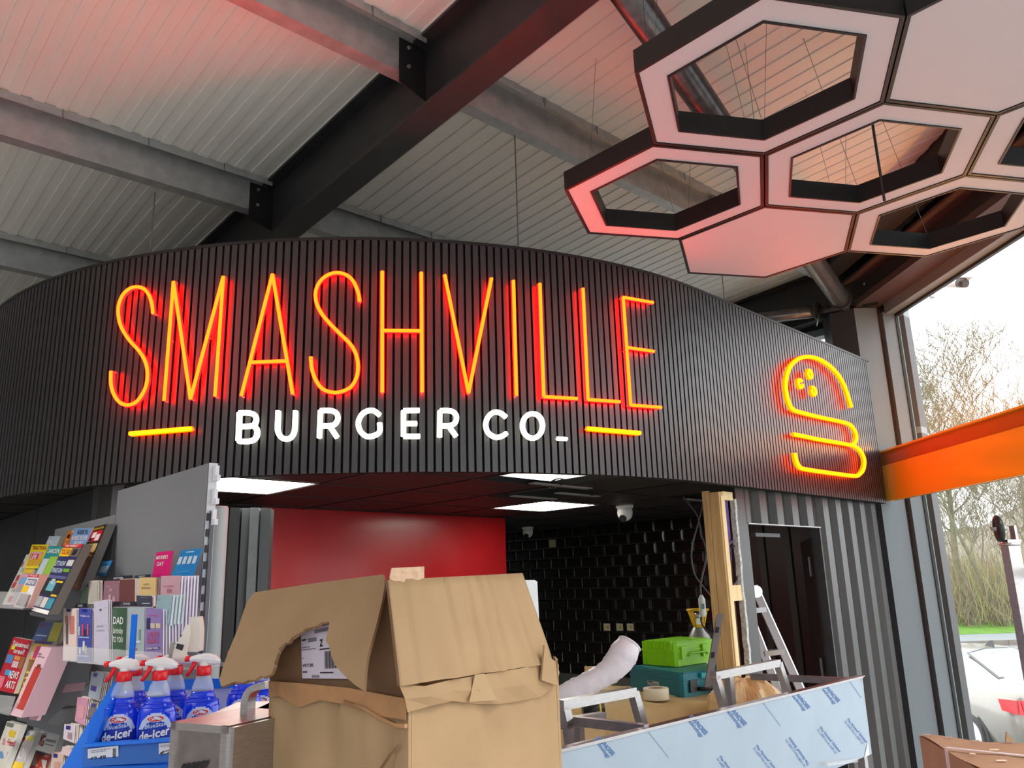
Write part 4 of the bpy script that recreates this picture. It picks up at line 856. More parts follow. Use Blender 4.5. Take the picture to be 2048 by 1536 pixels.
for i in range(nx):
    for j in range(10): mb.poly([gr[i][j], gr[i+1][j], gr[i+1][j+1], gr[i][j+1]], M_CARD, True); mb.poly([p-nr*.006 for p in (gr[i][j], gr[i+1][j], gr[i+1][j+1], gr[i][j+1])], M_CARD, True)
for j in range(10):
    for i in (0, nx): mb.poly([gr[i][j], gr[i][j+1], gr[i][j+1]-nr*.006, gr[i][j]-nr*.006], M_CARD2)
for i in range(nx): mb.poly([gr[i][10], gr[i+1][10], gr[i+1][10]-nr*.006, gr[i][10]-nr*.006], M_CARD2)
mb.weld().build('flap_right', t)
# crumpled band of torn liner and tape where the right flap folds, plus the ragged right corner
mb = MB(); prev = None
ub_ = [(798, 1370), (850, 1372), (900, 1360), (950, 1352), (1000, 1343), (1040, 1337), (1080, 1328), (1110, 1318)]; lb_ = [(815, 1425), (860, 1412), (905, 1402), (950, 1408), (1000, 1408), (1040, 1402), (1080, 1394), (1114, 1370)]
for j in range(len(ub_)-1):
    a, b, c_, d_ = R_(*ub_[j], .004+.003*(j % 2)), R_(*ub_[j+1], .004+.003*((j+1) % 2)), R_(*lb_[j+1], .005), R_(*lb_[j], .005); m1_, m2_ = (a+d_)/2+nr*.004*(1+j % 2), (b+c_)/2+nr*.004*(1+(j+1) % 2)
    mb.poly([a, b, m2_, m1_], M_CARD); mb.poly([m1_, m2_, c_, d_], M_CARD)
mb.build('fold_crease', t)
pts = [(1086, 1290), (1092, 1303), (1098, 1316), (1106, 1322), (1112, 1318), (1106, 1312), (1114, 1330), (1113, 1372), (1080, 1360)]; sheet([R_(x, y, .012) for x, y in pts], M_CARD, 'torn_corner', .004, nrm=nr)
sheet([R_(x, y, .0125) for x, y in ((949, 1350), (968, 1347), (994, 1400), (938, 1404))], mat('pale_scuff', srgb(170, 142, 106), .8), 'scuffed_patch', .0008, nrm=nr)
# inner flap with the parcel label and the big outer flap with its torn hole
IN = [L_(560, 1188, -.055), L_(790, 1160, -.055), L_(800, 1170, -.05), L_(815, 1396, -.006), L_(540, 1364, -.006), L_(536, 1330, -.01)]
sheet(IN, M_CARD2, 'flap_inner', .005, nrm=-nl)
lq = [L_(603, 1262, -.022), L_(700, 1240, -.024), L_(700, 1358, -.003), L_(606, 1357, -.003)]; qf = quadfn(lq, .0015); qg = quadfn(lq, .0022); mb = MB(); WP = pm((196, 188, 202)); INK = pm((30, 26, 34)); GI = pm((120, 112, 124))
mb.poly([qf(0, 0), qf(1, 0), qf(1.0, 1), qf(0, 1)], WP); qr = lambda a, b, c_, d_, m: mb.poly([qg(a, b), qg(c_, b), qg(c_, d_), qg(a, d_)], m)
qr(.30, .05, .72, .12, GI); qr(.02, .20, .12, .23, INK); qr(.16, .20, .34, .28, GI); qr(.02, .36, .2, .38, GI); qr(.02, .41, .32, .43, GI); qr(.40, .44, .62, .465, INK); qr(.02, .86, .12, .885, INK); qr(.4, .88, .68, .905, INK); qr(.22, .94, .38, .985, GI); qr(.02, .58, .06, .6, GI)
put_text(mb, 'Z', INK, lambda u, v: qg(u, 1-v), .40, .60, .47, .74, .04); put_text(mb, 'WF17 0PS', INK, lambda u, v: qg(u, 1-v), .02, .22, .26, .29, .02)
for k in range(12): qr(.50+k*.021, .50, .50+k*.021+(.013 if k % 3 else .007), .82, INK)
mb.build('address_label', t)
outer = [(245, 290), (600, 236), (960, 190), (967, 250), (952, 340), (928, 440), (895, 560), (872, 640), (860, 720), (852, 835), (800, 800), (755, 762), (720, 725), (690, 690), (672, 640), (660, 590), (640, 555), (652, 510), (662, 455), (620, 458), (590, 478), (560, 485), (520, 500), (490, 520), (455, 540), (440, 565), (410, 575), (385, 612), (370, 650), (362, 690), (345, 735), (300, 762), (280, 752), (250, 778), (215, 775), (180, 792), (140, 785), (110, 795), (62, 812), (52, 775), (75, 690), (105, 610), (150, 500), (205, 340)]
pxo = [(420+x/2.7676, 1080+y/2.7676) for x, y in outer]; t0, t1 = L_(500, 1190, -.055), L_(770, 1150, -.055); b0 = L_(600, 1385, .07); nrm = (t1-t0).cross(b0-t0).normalized()
if nrm.dot(nl) < 0: nrm = -nrm
PT = [PN(x, y, t0, nrm) for x, y in pxo]; me_ = MB(); me_.prism(PT, -nrm*.005, M_CARD, M_CARD2); fo = me_.build('flap_left', t)
bm = bmesh.new(); bm.from_mesh(fo.data); bmesh.ops.triangulate(bm, faces=[f for f in bm.faces if len(f.verts) > 4]); bm.to_mesh(fo.data); bm.free()
mb = MB(); rg = PT[18:38]                   # ragged corrugated edge round the tear
for k in range(len(rg)-1):
    a, b = rg[k], rg[k+1]; c_ = (a+b)/2+nrm*random.uniform(.002, .008)+V((0, 0, -random.uniform(.002, .009))); mb.poly([a+nrm*.001, b+nrm*.001, c_], M_CARD2); mb.poly([a, c_, (a+c_)/2-nrm*.006+V((0, 0, .004))], M_CARD)
mb.build('torn_edge', t)
# tape over the ridge and down the sides
TP = [(782, 1136), (847, 1133), (847, 1160), (841, 1187), (829, 1199), (812, 1183), (789, 1200), (783, 1180), (778, 1155)]; sheet([R_(x, y, -.052) for x, y in TP], mat('shiny_tape', srgb(206, 172, 140), .12, noise=.12, scale=70, bump=.9, alpha=.85), 'ridge_tape', .002, nrm=nr)
TL2 = [(538, 1362), (600, 1366), (700, 1376), (815, 1398), (812, 1440), (760, 1432), (700, 1410), (640, 1400), (600, 1415), (560, 1392), (538, 1395)]; sheet([L_(x, y, .005) for x, y in TL2], M_TAPEB, 'side_tape', .0008, nrm=nl)
mb = MB(); cr = [(690, 1404), (730, 1418), (760, 1436), (790, 1450), (812, 1452)]; mb.tube([L_(x, y, .006) for x, y in cr], .0035, M_TAPEB, 6); mb.tube([L_(x, y, .006) for x, y in ((760, 1540), (780, 1510), (800, 1490))], .002, M_CARD2, 5); mb.build('crease', t)
# sheaf of white paper standing in the box
t = thing('paper_sheaf', 'white sheaf of papers standing behind the torn box flap', 'papers', V((AT(1060, 1300, 1.72).x, AT(1060, 1300, 1.72).y, 1.2)))
for k in range(4):
    a, b, c_, d_ = [AT(x+k*1.5, y, 1.72-k*.01) for x, y in ((1046, 1160), (1070, 1160+k), (1078, 1330), (1046, 1330))]; mb = MB(); mb.prism([a, b, c_, d_], (0, .002, 0), pm((232, 236, 240))); sh = mb.build('sheet', t)

# ================================================================ SHOP GONDOLA, cards and magazines
G0 = VP(418, 926, (-.99, 2.55), -43); GH1 = G0.z; GP = (G0.x, G0.y); GDv = dirv(-43); GNv = V((-GDv.y, GDv.x, 0)); GNv = GNv if GNv.dot(V((-1, -1, 0))) > 0 else -GNv
sG = 1 if V((math.cos(math.radians(-43)), -math.sin(math.radians(-43)), 0)).dot(GNv) > 0 else -1
def GV(px, py, q): return VP(px, py, GP, -43, off=sG*q)      # q metres in front of the gondola back panel
g0_ = V((G0.x, G0.y, 0)); t = thing('shop_gondola', 'tall grey gondola back panels holding the card and magazine racks', 'shelving', g0_)
z2 = GV(200, 1037, 0).z
for e0, e1, zt_ in ((.005, .912, GH1), (.918, 1.83, z2)):
    for z0, z1 in ((0.1, CZ-.09), (CZ-.086, zt_)): mb = MB(); mb.box(g0_+GDv*e0+V((0, 0, z0)), GDv*(e1-e0), -GNv*.028, (0, 0, z1-z0), M_GOND); mb.build('back_panel', t)
mb = MB(); mb.box(g0_+V((0, 0, .08))-GDv*.001, -GDv*.004, -GNv*.028, (0, 0, GH1-.08), pm((205, 208, 212))); mb.build('panel_edge', t)
mb = MB(); mb.box(g0_-GDv*.016-GNv*.01, GDv*.012, -GNv*.012, (0, 0, CZ+.24), M_GONDD); up = mb.build('upright', t)
for k in range(26):
    z = CZ+.21-k*.05; mb = MB(); mb.box(g0_-GDv*.014+GNv*-.006+V((0, 0, z)), GDv*.007, GNv*.006, (0, 0, .024), M_BLACK); mb.build('slot', up)
for z in (GH1-.06, GH1-.135, GH1-.2): mb = MB(); mb.box(g0_-GDv*.028-GNv*.012+V((0, 0, z)), GDv*.022, -GNv*.012, (0, 0, .05), pm((220, 222, 226))); mb.box(g0_-GDv*.042-GNv*.012+V((0, 0, z)), GDv*.014, -GNv*.012, (0, 0, .018), pm((220, 222, 226))); mb.build('hook_bracket', t)
mb = MB(); mb.box(g0_+GDv*.3, GDv*1.5, -GNv*.5, (0, 0, .12), M_GONDD); mb.build('plinth', t)
pz = AT(437, 1013, 2.95); t = thing('grey_post', 'pale grey round post behind the right edge of the gondola', 'post', V((pz.x, pz.y, 0))); mb = MB(); mb.lathe((pz.x, pz.y, 0), [(.034, 0), (.034, pz.z-.01), (.031, pz.z)], M_POST, 24); mb.build('post', t)
def GP2(px, py, e): p = g0_+GDv*e; return VP(px, py, (p.x, p.y), 47)
def blade(pts, e, label):
    t = thing('shelf_bracket', label, 'bracket', GP2(*pts[0], e)); mb = MB(); mb.prism([GP2(x, y, e) for x, y in pts], GDv*.004, mat('bracket_grey', srgb(118, 120, 124), .45)); mb.build('blade', t)
    return t
blade([(127, 1176), (160, 1180), (176, 1186), (160, 1200), (140, 1224), (128, 1236), (112, 1241), (60, 1230), (60, 1224), (100, 1222)], .90, 'grey curved shelf bracket under the top magazine row')
blade([(105, 1385), (120, 1300), (178, 1318), (178, 1368), (110, 1430), (90, 1449), (76, 1450), (34, 1440), (34, 1435)], .90, 'grey curved shelf bracket under the pink boxed row')
blade([(150, 1440), (120, 1452), (60, 1444), (54, 1446), (55, 1450), (120, 1470), (170, 1490)], .92, 'grey shelf bracket behind the lowest magazines')
def cov(u0, v0, u1, v1, c): return ('r', u0, v0, u1, v1, c)
def tx(s, u0, v0, u1, v1, c): return ('t', s, u0, v0, u1, v1, c)
def plate(name, label, cat, group, px, qt, qb, th, col, prints=(), edge=(200, 190, 180), leaves=0, dist=None, rnd=None):
    P = [GV(*px[0], qt), GV(*px[1], qt), GV(*px[2], qb), GV(*px[3], qb)]
    t = thing(name, label, cat, (P[2]+P[3])/2, group); d = -GNv*th
    n = (P[1]-P[0]).cross(P[3]-P[0]).normalized(); n = n if n.dot(P[0]-V((0, 0, CZ))) > 0 else -n
    mb = MB(); mb.hexa([P[3], P[2], P[2]+n*.001, P[3]+n*.001, P[0], P[1], P[1]+n*.001, P[0]+n*.001], pm(col, .3)); mb.build('cover', t)
    if leaves:
        for k in range(leaves):
            f = (k+.25)/leaves; q = d*f; mb = MB(); b = n*0+d*(.6/leaves); jig = V((0, 0, random.uniform(-.004, .001))); mb.hexa([p+q+n*.001+jig for p in (P[3], P[2])]+[p+q+b+jig for p in (P[2], P[3])]+[p+q+n*.001+jig for p in (P[0], P[1])]+[p+q+b+jig for p in (P[1], P[0])], pm(edge if k % 2 else tuple(min(255, c+18) for c in edge))); mb.build('leaf', t)
    else: mb = MB(); mb.hexa([P[3]+n*.001, P[2]+n*.001, P[2]+d, P[3]+d, P[0]+n*.001, P[1]+n*.001, P[1]+d, P[0]+d], pm(edge)); mb.build('pages', t)
    if prints:
        f1, f2 = quadfn(P, .0012), quadfn(P, .002); mb = MB()
        for p in prints:
            if p[0] == 'r': _, a, b, c_, e, cl = p; mb.poly([f1(a, b), f1(c_, b), f1(c_, e), f1(a, e)], pm(cl, .3))
            else: _, s, a, b, c_, e, cl = p; put_text(mb, s, pm(cl, .4), lambda u, v: f2(u, 1-v), a, 1-e, c_, 1-b, .015)
        tag(mb.build('cover_print', t), kind='stuff')
    return t
def rndblocks(seed, pal, n=9, v0=.2):
    r = random.Random(seed); out = []
    for k in range(n):
        a, b = r.uniform(.03, .6), v0+(.97-v0)*k/n; out.append(cov(a, b, min(.97, a+r.uniform(.25, .5)), b+(.97-v0)/n*r.uniform(.5, .95), r.choice(pal)))
    return out
def z6(x, y): return (x/5.485, 1020+y/5.485)
def z7(x, y): return (x/5.19, 1240+y/5.19)
def z8(x, y): return (100+x/5.909, 1080+y/5.909)
MG = 'magazines on the gondola rack'
W_, K_, Y_, RD = (238, 238, 236), (28, 28, 30), (248, 206, 24), (206, 28, 44)
TOPS = [
 ('magazine with a pale blue cover at the back left of the top row', [(540, 287), (665, 287), (560, 520), (440, 520)], .03, .09, (186, 204, 220), rndblocks(1, [(90, 100, 110), (220, 226, 232), (150, 170, 190)]), (150, 146, 128)),
 ('magazine with an orange and gold cover behind the blue guide', [(745, 225), (830, 222), (740, 520), (640, 520)], .02, .08, (196, 116, 60), rndblocks(2, [Y_, K_, (230, 150, 80)], 6, 0), (170, 160, 140)),
 ('blue and grey guide magazine in the back of the top row', [(815, 198), (1010, 195), (880, 620), (690, 620)], .03, .09, (124, 164, 214), [cov(0, .45, 1, 1, (190, 196, 200)), tx('GUIDE TO', .28, .06, .86, .17, K_), tx('RANGE ROVER', .05, .21, .95, .33, W_), tx('SPORT', .25, .36, .8, .45, W_)], (150, 150, 150)),
 ('tall black and yellow magazine at the right end of the top row', [(1040, 185), (1172, 152), (868, 885), (700, 850)], .04, .13, (28, 22, 20), [tx('FLASH ACTION', .08, .03, .9, .07, Y_), cov(.05, .09, .95, .26, RD), cov(.2, .11, .5, .2, W_), cov(.55, .15, .85, .25, W_), cov(.1, .20, .35, .25, K_), cov(.0, .30, .55, .42, Y_), cov(.55, .3, .95, .5, (226, 196, 120)), cov(.0, .44, 1, .98, (120, 78, 20)), cov(.2, .5, .5, .8, (70, 42, 14)), cov(.6, .6, .8, .95, (176, 120, 40))], (110, 108, 104)),
 ('yellow magazine with red lettering, left of the top row', [(352, 378), (530, 380), (440, 640), (270, 640)], .07, .14, (246, 222, 40), [tx('TRACTION', .12, .08, .95, .24, (160, 30, 30)), cov(.1, .35, .9, .9, (220, 170, 40))], (180, 176, 160)),
 ('magazine with a pale green cover at the far left end of the top row', [(290, 490), (345, 480), (110, 1040), (20, 1040)], .10, .20, (212, 220, 206), rndblocks(4, [(236, 236, 230), (200, 60, 70), (160, 190, 170)], 7, .02), (190, 190, 180)),
 ('pink and yellow magazine beside the teal one in the top row', [(345, 462), (450, 456), (250, 1050), (90, 1040)], .10, .20, (232, 170, 182), [cov(.1, .04, .9, .17, RD), tx('LIFE', .2, .06, .8, .15, W_), cov(.1, .24, .9, .42, (236, 204, 40)), cov(.1, .5, .9, .62, (130, 180, 226)), cov(.15, .66, .8, .95, (170, 176, 186))], (160, 160, 156)),
 ('teal and lime magazine in the middle of the top row', [(540, 395), (698, 400), (460, 1000), (230, 1000)], .10, .20, (30, 142, 142), [tx('GARDEN', .1, .05, .9, .14, (220, 240, 236)), cov(.45, .2, .98, .55, (150, 200, 70)), cov(.08, .24, .44, .6, (200, 214, 220)), cov(.3, .6, .95, .64, (60, 130, 50)), cov(.3, .67, .95, .71, (60, 130, 50)), cov(.0, .75, 1, 1, (206, 220, 210))], (40, 60, 90)),
 ('car magazine with yellow masthead over a navy cover, front of the top row', [(708, 378), (915, 375), (525, 1150), (345, 1103)], .14, .26, (44, 44, 96), [cov(0, 0, 1, .055, (214, 36, 44)), tx('THE WEEKLY', .1, .012, .8, .045, W_), cov(.0, .06, .56, .19, Y_), tx('TOCAR', .04, .08, .54, .165, (190, 30, 30)), cov(.58, .06, 1, .19, (120, 110, 104)), cov(.66, .08, .9, .17, K_), tx('LET\'S NOW', .04, .26, .6, .34, (200, 220, 236)), tx('TAKE ON', .04, .37, .62, .44, (200, 220, 236)), cov(.66, .24, .98, .33, (214, 214, 210)), cov(.66, .37, .98, .42, (110, 170, 50)), cov(.02, .48, 1, .52, (90, 96, 150)), cov(0, .52, 1, .76, (36, 38, 44)), cov(.22, .56, .62, .70, (110, 178, 196)), cov(.3, .53, .5, .6, (190, 200, 210)), cov(.6, .55, .95, .575, Y_), cov(.66, .74, .98, .765, Y_), cov(.02, .79, .32, .93, (170, 176, 178)), cov(.35, .79, .63, .93, (210, 206, 200)), cov(.66, .79, .98, .93, (60, 150, 170)), cov(0, .95, 1, 1, W_)], (108, 104, 100)),
 ('thick puzzle paperback with a red and white cover in front of the top row', [(322, 705), (436, 712), (290, 1092), (150, 1060)], .20, .27, (236, 234, 236), [cov(0, 0, 1, .09, (206, 30, 60)), tx('People', .15, .015, .85, .08, W_), cov(.1, .14, .95, .34, (120, 124, 160)), tx('FRIEND', .12, .18, .9, .3, W_), cov(0, .36, .5, .55, Y_), cov(.1, .6, .95, .95, (130, 120, 116))], (176, 154, 148)),
]
for lab, px, qt, qb, col, pr, ed in TOPS: plate('magazine', lab, 'magazine', MG, [z6(*p) for p in px], qt, qb, .05 if 'paperback' in lab else .035 if 'car mag' in lab or 'tall black' in lab else .022, col, pr, ed)
MIDS = [
 ('blue and yellow magazine at the back of the middle row', [(420, 15), (660, 30), (585, 260), (320, 235)], .04, .09, (84, 104, 160), [cov(.62, 0, 1, 1, (214, 204, 80)), cov(.08, .1, .3, .25, (130, 60, 110)), cov(.1, .62, .55, .68, (190, 200, 220)), cov(.66, .3, 1, .4, (110, 120, 150))]),
 ('red and white weekly magazine at the left of the middle row', [(140, 178), (335, 215), (140, 765), (-60, 720)], .12, .22, (196, 28, 52), [tx('Takeabreak', .1, .07, .98, .17, W_), tx('oreel!', .3, .2, .85, .3, W_), cov(.1, .16, .3, .24, (226, 220, 40)), cov(.05, .34, .4, .5, (90, 140, 200)), cov(.45, .34, .75, .42, (236, 150, 80)), cov(.45, .44, .75, .56, (226, 190, 200)), cov(.78, .34, .98, .56, (156, 110, 60)), cov(.25, .62, .6, .72, (70, 160, 220)), cov(.0, .75, .35, .95, (236, 120, 140)), tx('NEWS', .5, .62, .95, .76, W_), tx('ARTS', .5, .8, .95, .93, W_)]),
 ('yellow and purple weekly magazine in the middle row', [(345, 215), (548, 232), (330, 790), (140, 765)], .11, .20, (236, 190, 60), [cov(0, 0, 1, .05, (80, 70, 140)), tx('love', .02, .17, .3, .3, W_), cov(.3, .1, .8, .34, (240, 60, 140)), cov(.1, .36, .6, .58, (140, 90, 30)), tx('DEAD', .1, .62, .6, .68, K_), tx('BODY', .1, .72, .6, .78, K_), tx('FIRST', .1, .82, .6, .88, K_), cov(.62, .5, .95, .9, (220, 200, 180))]),
]
for lab, px, qt, qb, col, pr in MIDS: plate('magazine', lab, 'magazine', MG, [z7(*p) for p in px], qt, qb, .018, col, pr)
PB = 'pale pink boxed collections on the middle rack'
for lab, px, qt, qb, th, pr in (
 ('large pale pink box with a red picture window on the middle rack', [(430, 272), (535, 290), (215, 1015), (105, 985)], .20, .29, .075, [tx('NEW', .1, .1, .4, .13, K_), tx('GREAT Scary', .1, .14, .8, .17, K_), cov(.3, .30, .95, .90, (190, 60, 50)), cov(.45, .26, .75, .55, (120, 60, 40)), cov(.15, .78, .5, .84, (220, 190, 180))]),
 ('pale pink box right behind the large pink one', [(612, 308), (662, 320), (385, 1045), (300, 1030)], .15, .24, .01, ()),
 ('pale pink box lying lower behind the grey bracket', [(690, 400), (775, 420), (650, 755), (560, 728)], .08, .14, .07, ()),):
    plate('pink_box', lab, 'box', PB, [z7(*p) for p in px], qt, qb, th, (226, 188, 198), pr, (214, 176, 188))
LOWS = [
 ('colourful weekly magazine at the bottom left corner of the rack', [(75, 1050), (230, 1092), (40, 1580), (-120, 1580)], .14, .24, (222, 214, 206), [cov(.05, .02, .5, .1, (110, 120, 110)), cov(.4, .16, .8, .3, (226, 190, 30)), tx('YouFriend', .2, .34, 1, .48, (190, 30, 50)), cov(.3, .6, .8, .74, (110, 150, 200)), cov(.1, .8, .5, .95, (236, 60, 140))]),
 ('red and white magazine beside the bottom corner one', [(215, 1130), (385, 1180), (220, 1590), (50, 1580)], .12, .22, (206, 196, 200), [cov(.05, .02, .6, .12, (120, 130, 160)), cov(.55, .1, .95, .22, (226, 214, 60)), cov(.1, .18, .5, .34, (180, 40, 60)), tx('ON', .45, .42, .95, .7, W_), cov(.1, .4, .4, .6, (190, 60, 80)), cov(.3, .75, .95, .95, Y_)]),
 ('white magazine with red initials in the lowest row', [(420, 1150), (625, 1192), (555, 1395), (340, 1335)], .08, .15, (232, 230, 228), [tx('XG', .08, .2, .4, .8, (160, 40, 50)), tx('essentials', .45, .3, .95, .5, (110, 110, 112)), cov(.45, .6, .9, .66, (150, 150, 150))]),
 ('orange red magazine with a white oval in the lowest row', [(330, 1345), (530, 1402), (480, 1600), (280, 1580)], .11, .18, (214, 70, 56), [cov(0, 0, .75, .12, (70, 70, 96)), cov(.7, .05, .98, .24, RD), tx('SAY', .72, .08, .96, .2, W_), cov(.08, .35, .5, .7, (222, 180, 180)), cov(.62, .35, .9, .85, W_)]),
]
for lab, px, qt, qb, col, pr in LOWS: plate('magazine', lab, 'magazine', MG, [z7(*p) for p in px], qt, qb, .02, col, pr, (214, 212, 206))
def lip(px, q, label):
    P = [GV(*p, q) for p in px]; t = thing('acrylic_lip', label, 'shelf front', P[3]); mb = MB(); mb.hexa([P[3], P[2], P[2]+GNv*.003, P[3]+GNv*.003, P[0], P[1], P[1]+GNv*.003, P[0]+GNv*.003], M_CLR); mb.build('lip', t)
    mb = MB(); mb.hexa([P[3], P[2], P[2]-GNv*.22, P[3]-GNv*.22]+[p+V((0, 0, .004)) for p in (P[3], P[2], P[2]-GNv*.22, P[3]-GNv*.22)], M_GONDD); mb.build('shelf', t)
lip([z6(*p) for p in ((-60, 890), (330, 905), (255, 1092), (-100, 1070))], .29, 'clear acrylic lip in front of the top magazine row')
lip([z7(*p) for p in ((-80, 765), (165, 795), (100, 992), (-120, 935))], .29, 'clear acrylic lip in front of the middle magazine row')
CG = 'greeting cards on the gondola'
def card(lab, px, q, col, pr=(), th=.012, leaves=0, edge=(222, 220, 228)): plate('greeting_card', lab, 'card', CG, [z8(*p) for p in px], q-.02, q, th, col, pr, edge, leaves)
DT = (40, 44, 66)
card('cream card with two thin figures, left end of the front row', [(160, 805), (312, 812), (312, 1430), (157, 1420)], .20, (228, 206, 200), [cov(.25, .01, .6, .07, (40, 50, 150)), cov(.15, .15, .35, .3, (180, 110, 100)), cov(.22, .3, .38, .7, (110, 100, 100)), cov(.5, .15, .85, .5, (200, 120, 116)), cov(.58, .2, .78, .45, (232, 214, 206))], leaves=3)
card('blue card with candles in the front row', [(345, 805), (495, 812), (482, 1450), (322, 1440)], .20, (70, 80, 170), [cov(.25, .01, .65, .07, (30, 40, 140)), tx('Today is yo', .15, .13, .9, .17, W_), cov(.05, .35, .12, .52, W_), cov(.3, .3, .42, .52, (220, 70, 80)), cov(.7, .3, .8, .5, (230, 90, 90)), cov(.45, .4, .6, .55, (60, 50, 70)), cov(.05, .54, .85, .56, (190, 210, 236)), cov(.4, .62, .55, .8, (226, 230, 236)), cov(.15, .75, .25, .86, W_), cov(.6, .7, .7, .85, (210, 210, 90)), cov(.05, .88, .85, .9, (190, 210, 236))], leaves=4, edge=(214, 206, 214))
card('tall lilac card with tiny stars standing above the front row', [(520, 728), (685, 703), (702, 1480), (520, 1460)], .21, (206, 200, 220), [cov(.42, .14, .56, .17, (90, 90, 110)), tx('AND', .2, .4, .7, .43, (150, 146, 170)), tx('congrats', .2, .47, .75, .5, (150, 146, 170))]+[cov(a, b, a+.04, b+.01, (110, 106, 140)) for a, b in ((.1, .1), (.8, .12), (.15, .3), (.85, .4), (.1, .55), (.85, .6), (.2, .75), (.7, .8), (.45, .85), (.15, .9))], leaves=2)
card('green card reading DAD in white, middle of the front row', [(742, 797), (905, 802), (884, 1480), (715, 1470)], .20, (58, 92, 66), [tx('DAD', .12, .17, .85, .30, W_), tx('birthday', .15, .36, .85, .50, (206, 216, 200)), tx('TO YOU', .1, .52, .85, .62, W_), cov(.3, .74, .75, .75, (150, 170, 150))], leaves=3, edge=(206, 200, 206))
card('pale blue grey card with bottles next to the green one', [(922, 792), (1120, 792), (1112, 1450), (905, 1450)], .20, (172, 186, 192), [cov(.4, .42, .5, .58, (110, 136, 140)), cov(.7, .42, .8, .6, (120, 150, 130)), cov(.35, .62, .8, .66, (206, 214, 220)), cov(.3, .68, .55, .71, (40, 50, 90)), cov(.35, .74, .6, .79, (206, 110, 110)), cov(.1, .85, .9, .98, (150, 170, 186))], leaves=3)
card('purple card with beer glass lettering, right end of the front row', [(1137, 802), (1322, 816), (1318, 1402), (1117, 1420)], .20, (148, 126, 186), [tx('GOLDEN', .2, .13, .8, .16, (200, 80, 120)), cov(.08, .2, .3, .42, (46, 50, 100)), cov(.33, .3, .6, .4, (214, 196, 176)), cov(.66, .3, .95, .4, (214, 196, 176)), tx('LADEN', .15, .47, .85, .58, (190, 80, 130)), tx('FABRO', .15, .6, .85, .7, (190, 80, 130)), cov(.1, .76, .9, .82, (96, 80, 150)), tx('OPEN WELL', .12, .77, .88, .81, W_)], th=.05, leaves=6, edge=(206, 206, 222))
card('small mint card at the left end of the second row', [(400, 508), (480, 505), (440, 760), (355, 745)], .12, (150, 186, 166), [cov(.3, .1, .8, .2, (40, 50, 150)), cov(.5, .45, .7, .48, (90, 120, 110))])
card('cream embossed card stack in the second row', [(458, 478), (580, 478), (574, 760), (450, 755)], .13, (206, 200, 190), [cov(.2, .1, .9, .9, (190, 184, 176))], leaves=4, edge=(214, 208, 196))
card('mauve card with sprigs in the second row', [(643, 485), (815, 480), (822, 735), (625, 735)], .12, (150, 108, 122), [cov(.2, .25, .45, .28, (206, 180, 190)), cov(.4, .35, .55, .5, (186, 150, 162)), cov(.35, .65, .5, .98, (196, 160, 172)), cov(.6, .75, .75, .98, (196, 160, 172))])
card('brown card with a framed stool in the second row', [(827, 460), (1017, 455), (1015, 735), (820, 735)], .12, (222, 200, 170), [cov(0, .03, .94, 1, (112, 62, 62)), cov(.14, .32, .78, 1, (232, 218, 180)), cov(.33, .54, .62, .6, (60, 40, 36)), cov(.35, .6, .4, 1, (60, 40, 36)), cov(.55, .6, .6, 1, (60, 40, 36))])
card('yellow card with small lettering in the second row', [(1057, 443), (1252, 445), (1247, 655), (1047, 655)], .12, (220, 190, 130), [tx('HAPPY', .3, .35, .65, .45, (120, 100, 80)), tx('BIRTHDAY', .2, .55, .75, .66, (120, 100, 80))], leaves=2, edge=(190, 160, 140))
card('tall stack of rose pink cards at the right of the second row', [(1312, 425), (1545, 420), (1500, 1110), (1290, 1100)], .14, (206, 164, 176), [tx('beautiful', .2, .17, .7, .2, (170, 90, 110)), cov(.35, .24, .6, .3, (180, 110, 130))], th=.055, leaves=6, edge=(214, 210, 226))
card('dark blue card half hidden above the pale blue one', [(1022, 655), (1206, 660), (1202, 785), (1022, 785)], .15, (60, 66, 86), [cov(.3, .2, .75, .24, (150, 160, 170)), cov(.4, .7, .9, .8, (170, 180, 190))], leaves=2)
card('light teal card above the purple stack', [(1267, 650), (1445, 650), (1405, 1000), (1250, 800)], .17, (146, 176, 186), [tx('BIRTHDAY A', .05, .3, .75, .37, (90, 120, 136))], th=.04, leaves=4, edge=(190, 210, 216))
# lower cards
for lab, px, q, col, pr in (
 ('blue grey card with a navy tag in the lower card rack', [(950, 535), (1085, 547), (1030, 832), (915, 792)], .13, (150, 166, 180), [cov(.2, .05, .5, .2, (40, 46, 130)), cov(.15, .55, .6, .75, (40, 46, 130))]),
 ('pink card with a drawing in the lower card rack', [(805, 798), (918, 815), (880, 1095), (775, 1050)], .16, (196, 140, 166), [cov(.2, .3, .8, .8, (206, 150, 160))]),
 ('grey card with a navy tag low on the card rack', [(925, 850), (1010, 860), (980, 1000), (890, 1020)], .15, (110, 104, 110), [cov(.3, .1, .8, .3, (40, 46, 130))]),
 ('off white card with a navy tag near the bottom of the rack', [(668, 1080), (785, 1092), (770, 1275), (655, 1232)], .19, (206, 196, 206), [cov(.2, .1, .6, .35, (40, 46, 130)), cov(.4, .5, .8, .9, (150, 130, 140))]),
 ('cream card with a navy tag at the bottom of the rack', [(545, 1365), (665, 1382), (640, 1580), (520, 1570)], .20, (206, 180, 170), [cov(.15, .1, .5, .3, (40, 46, 130)), cov(.3, .5, .8, .9, (190, 150, 140))]),
 ('pale pink card lying at the bottom of the rack', [(650, 1310), (765, 1335), (735, 1420), (630, 1390)], .19, (226, 200, 204), [])):
    plate('greeting_card', lab, 'card', CG, [z7(*p) for p in px], q-.03, q, .03, col, pr, (214, 206, 200), 5)
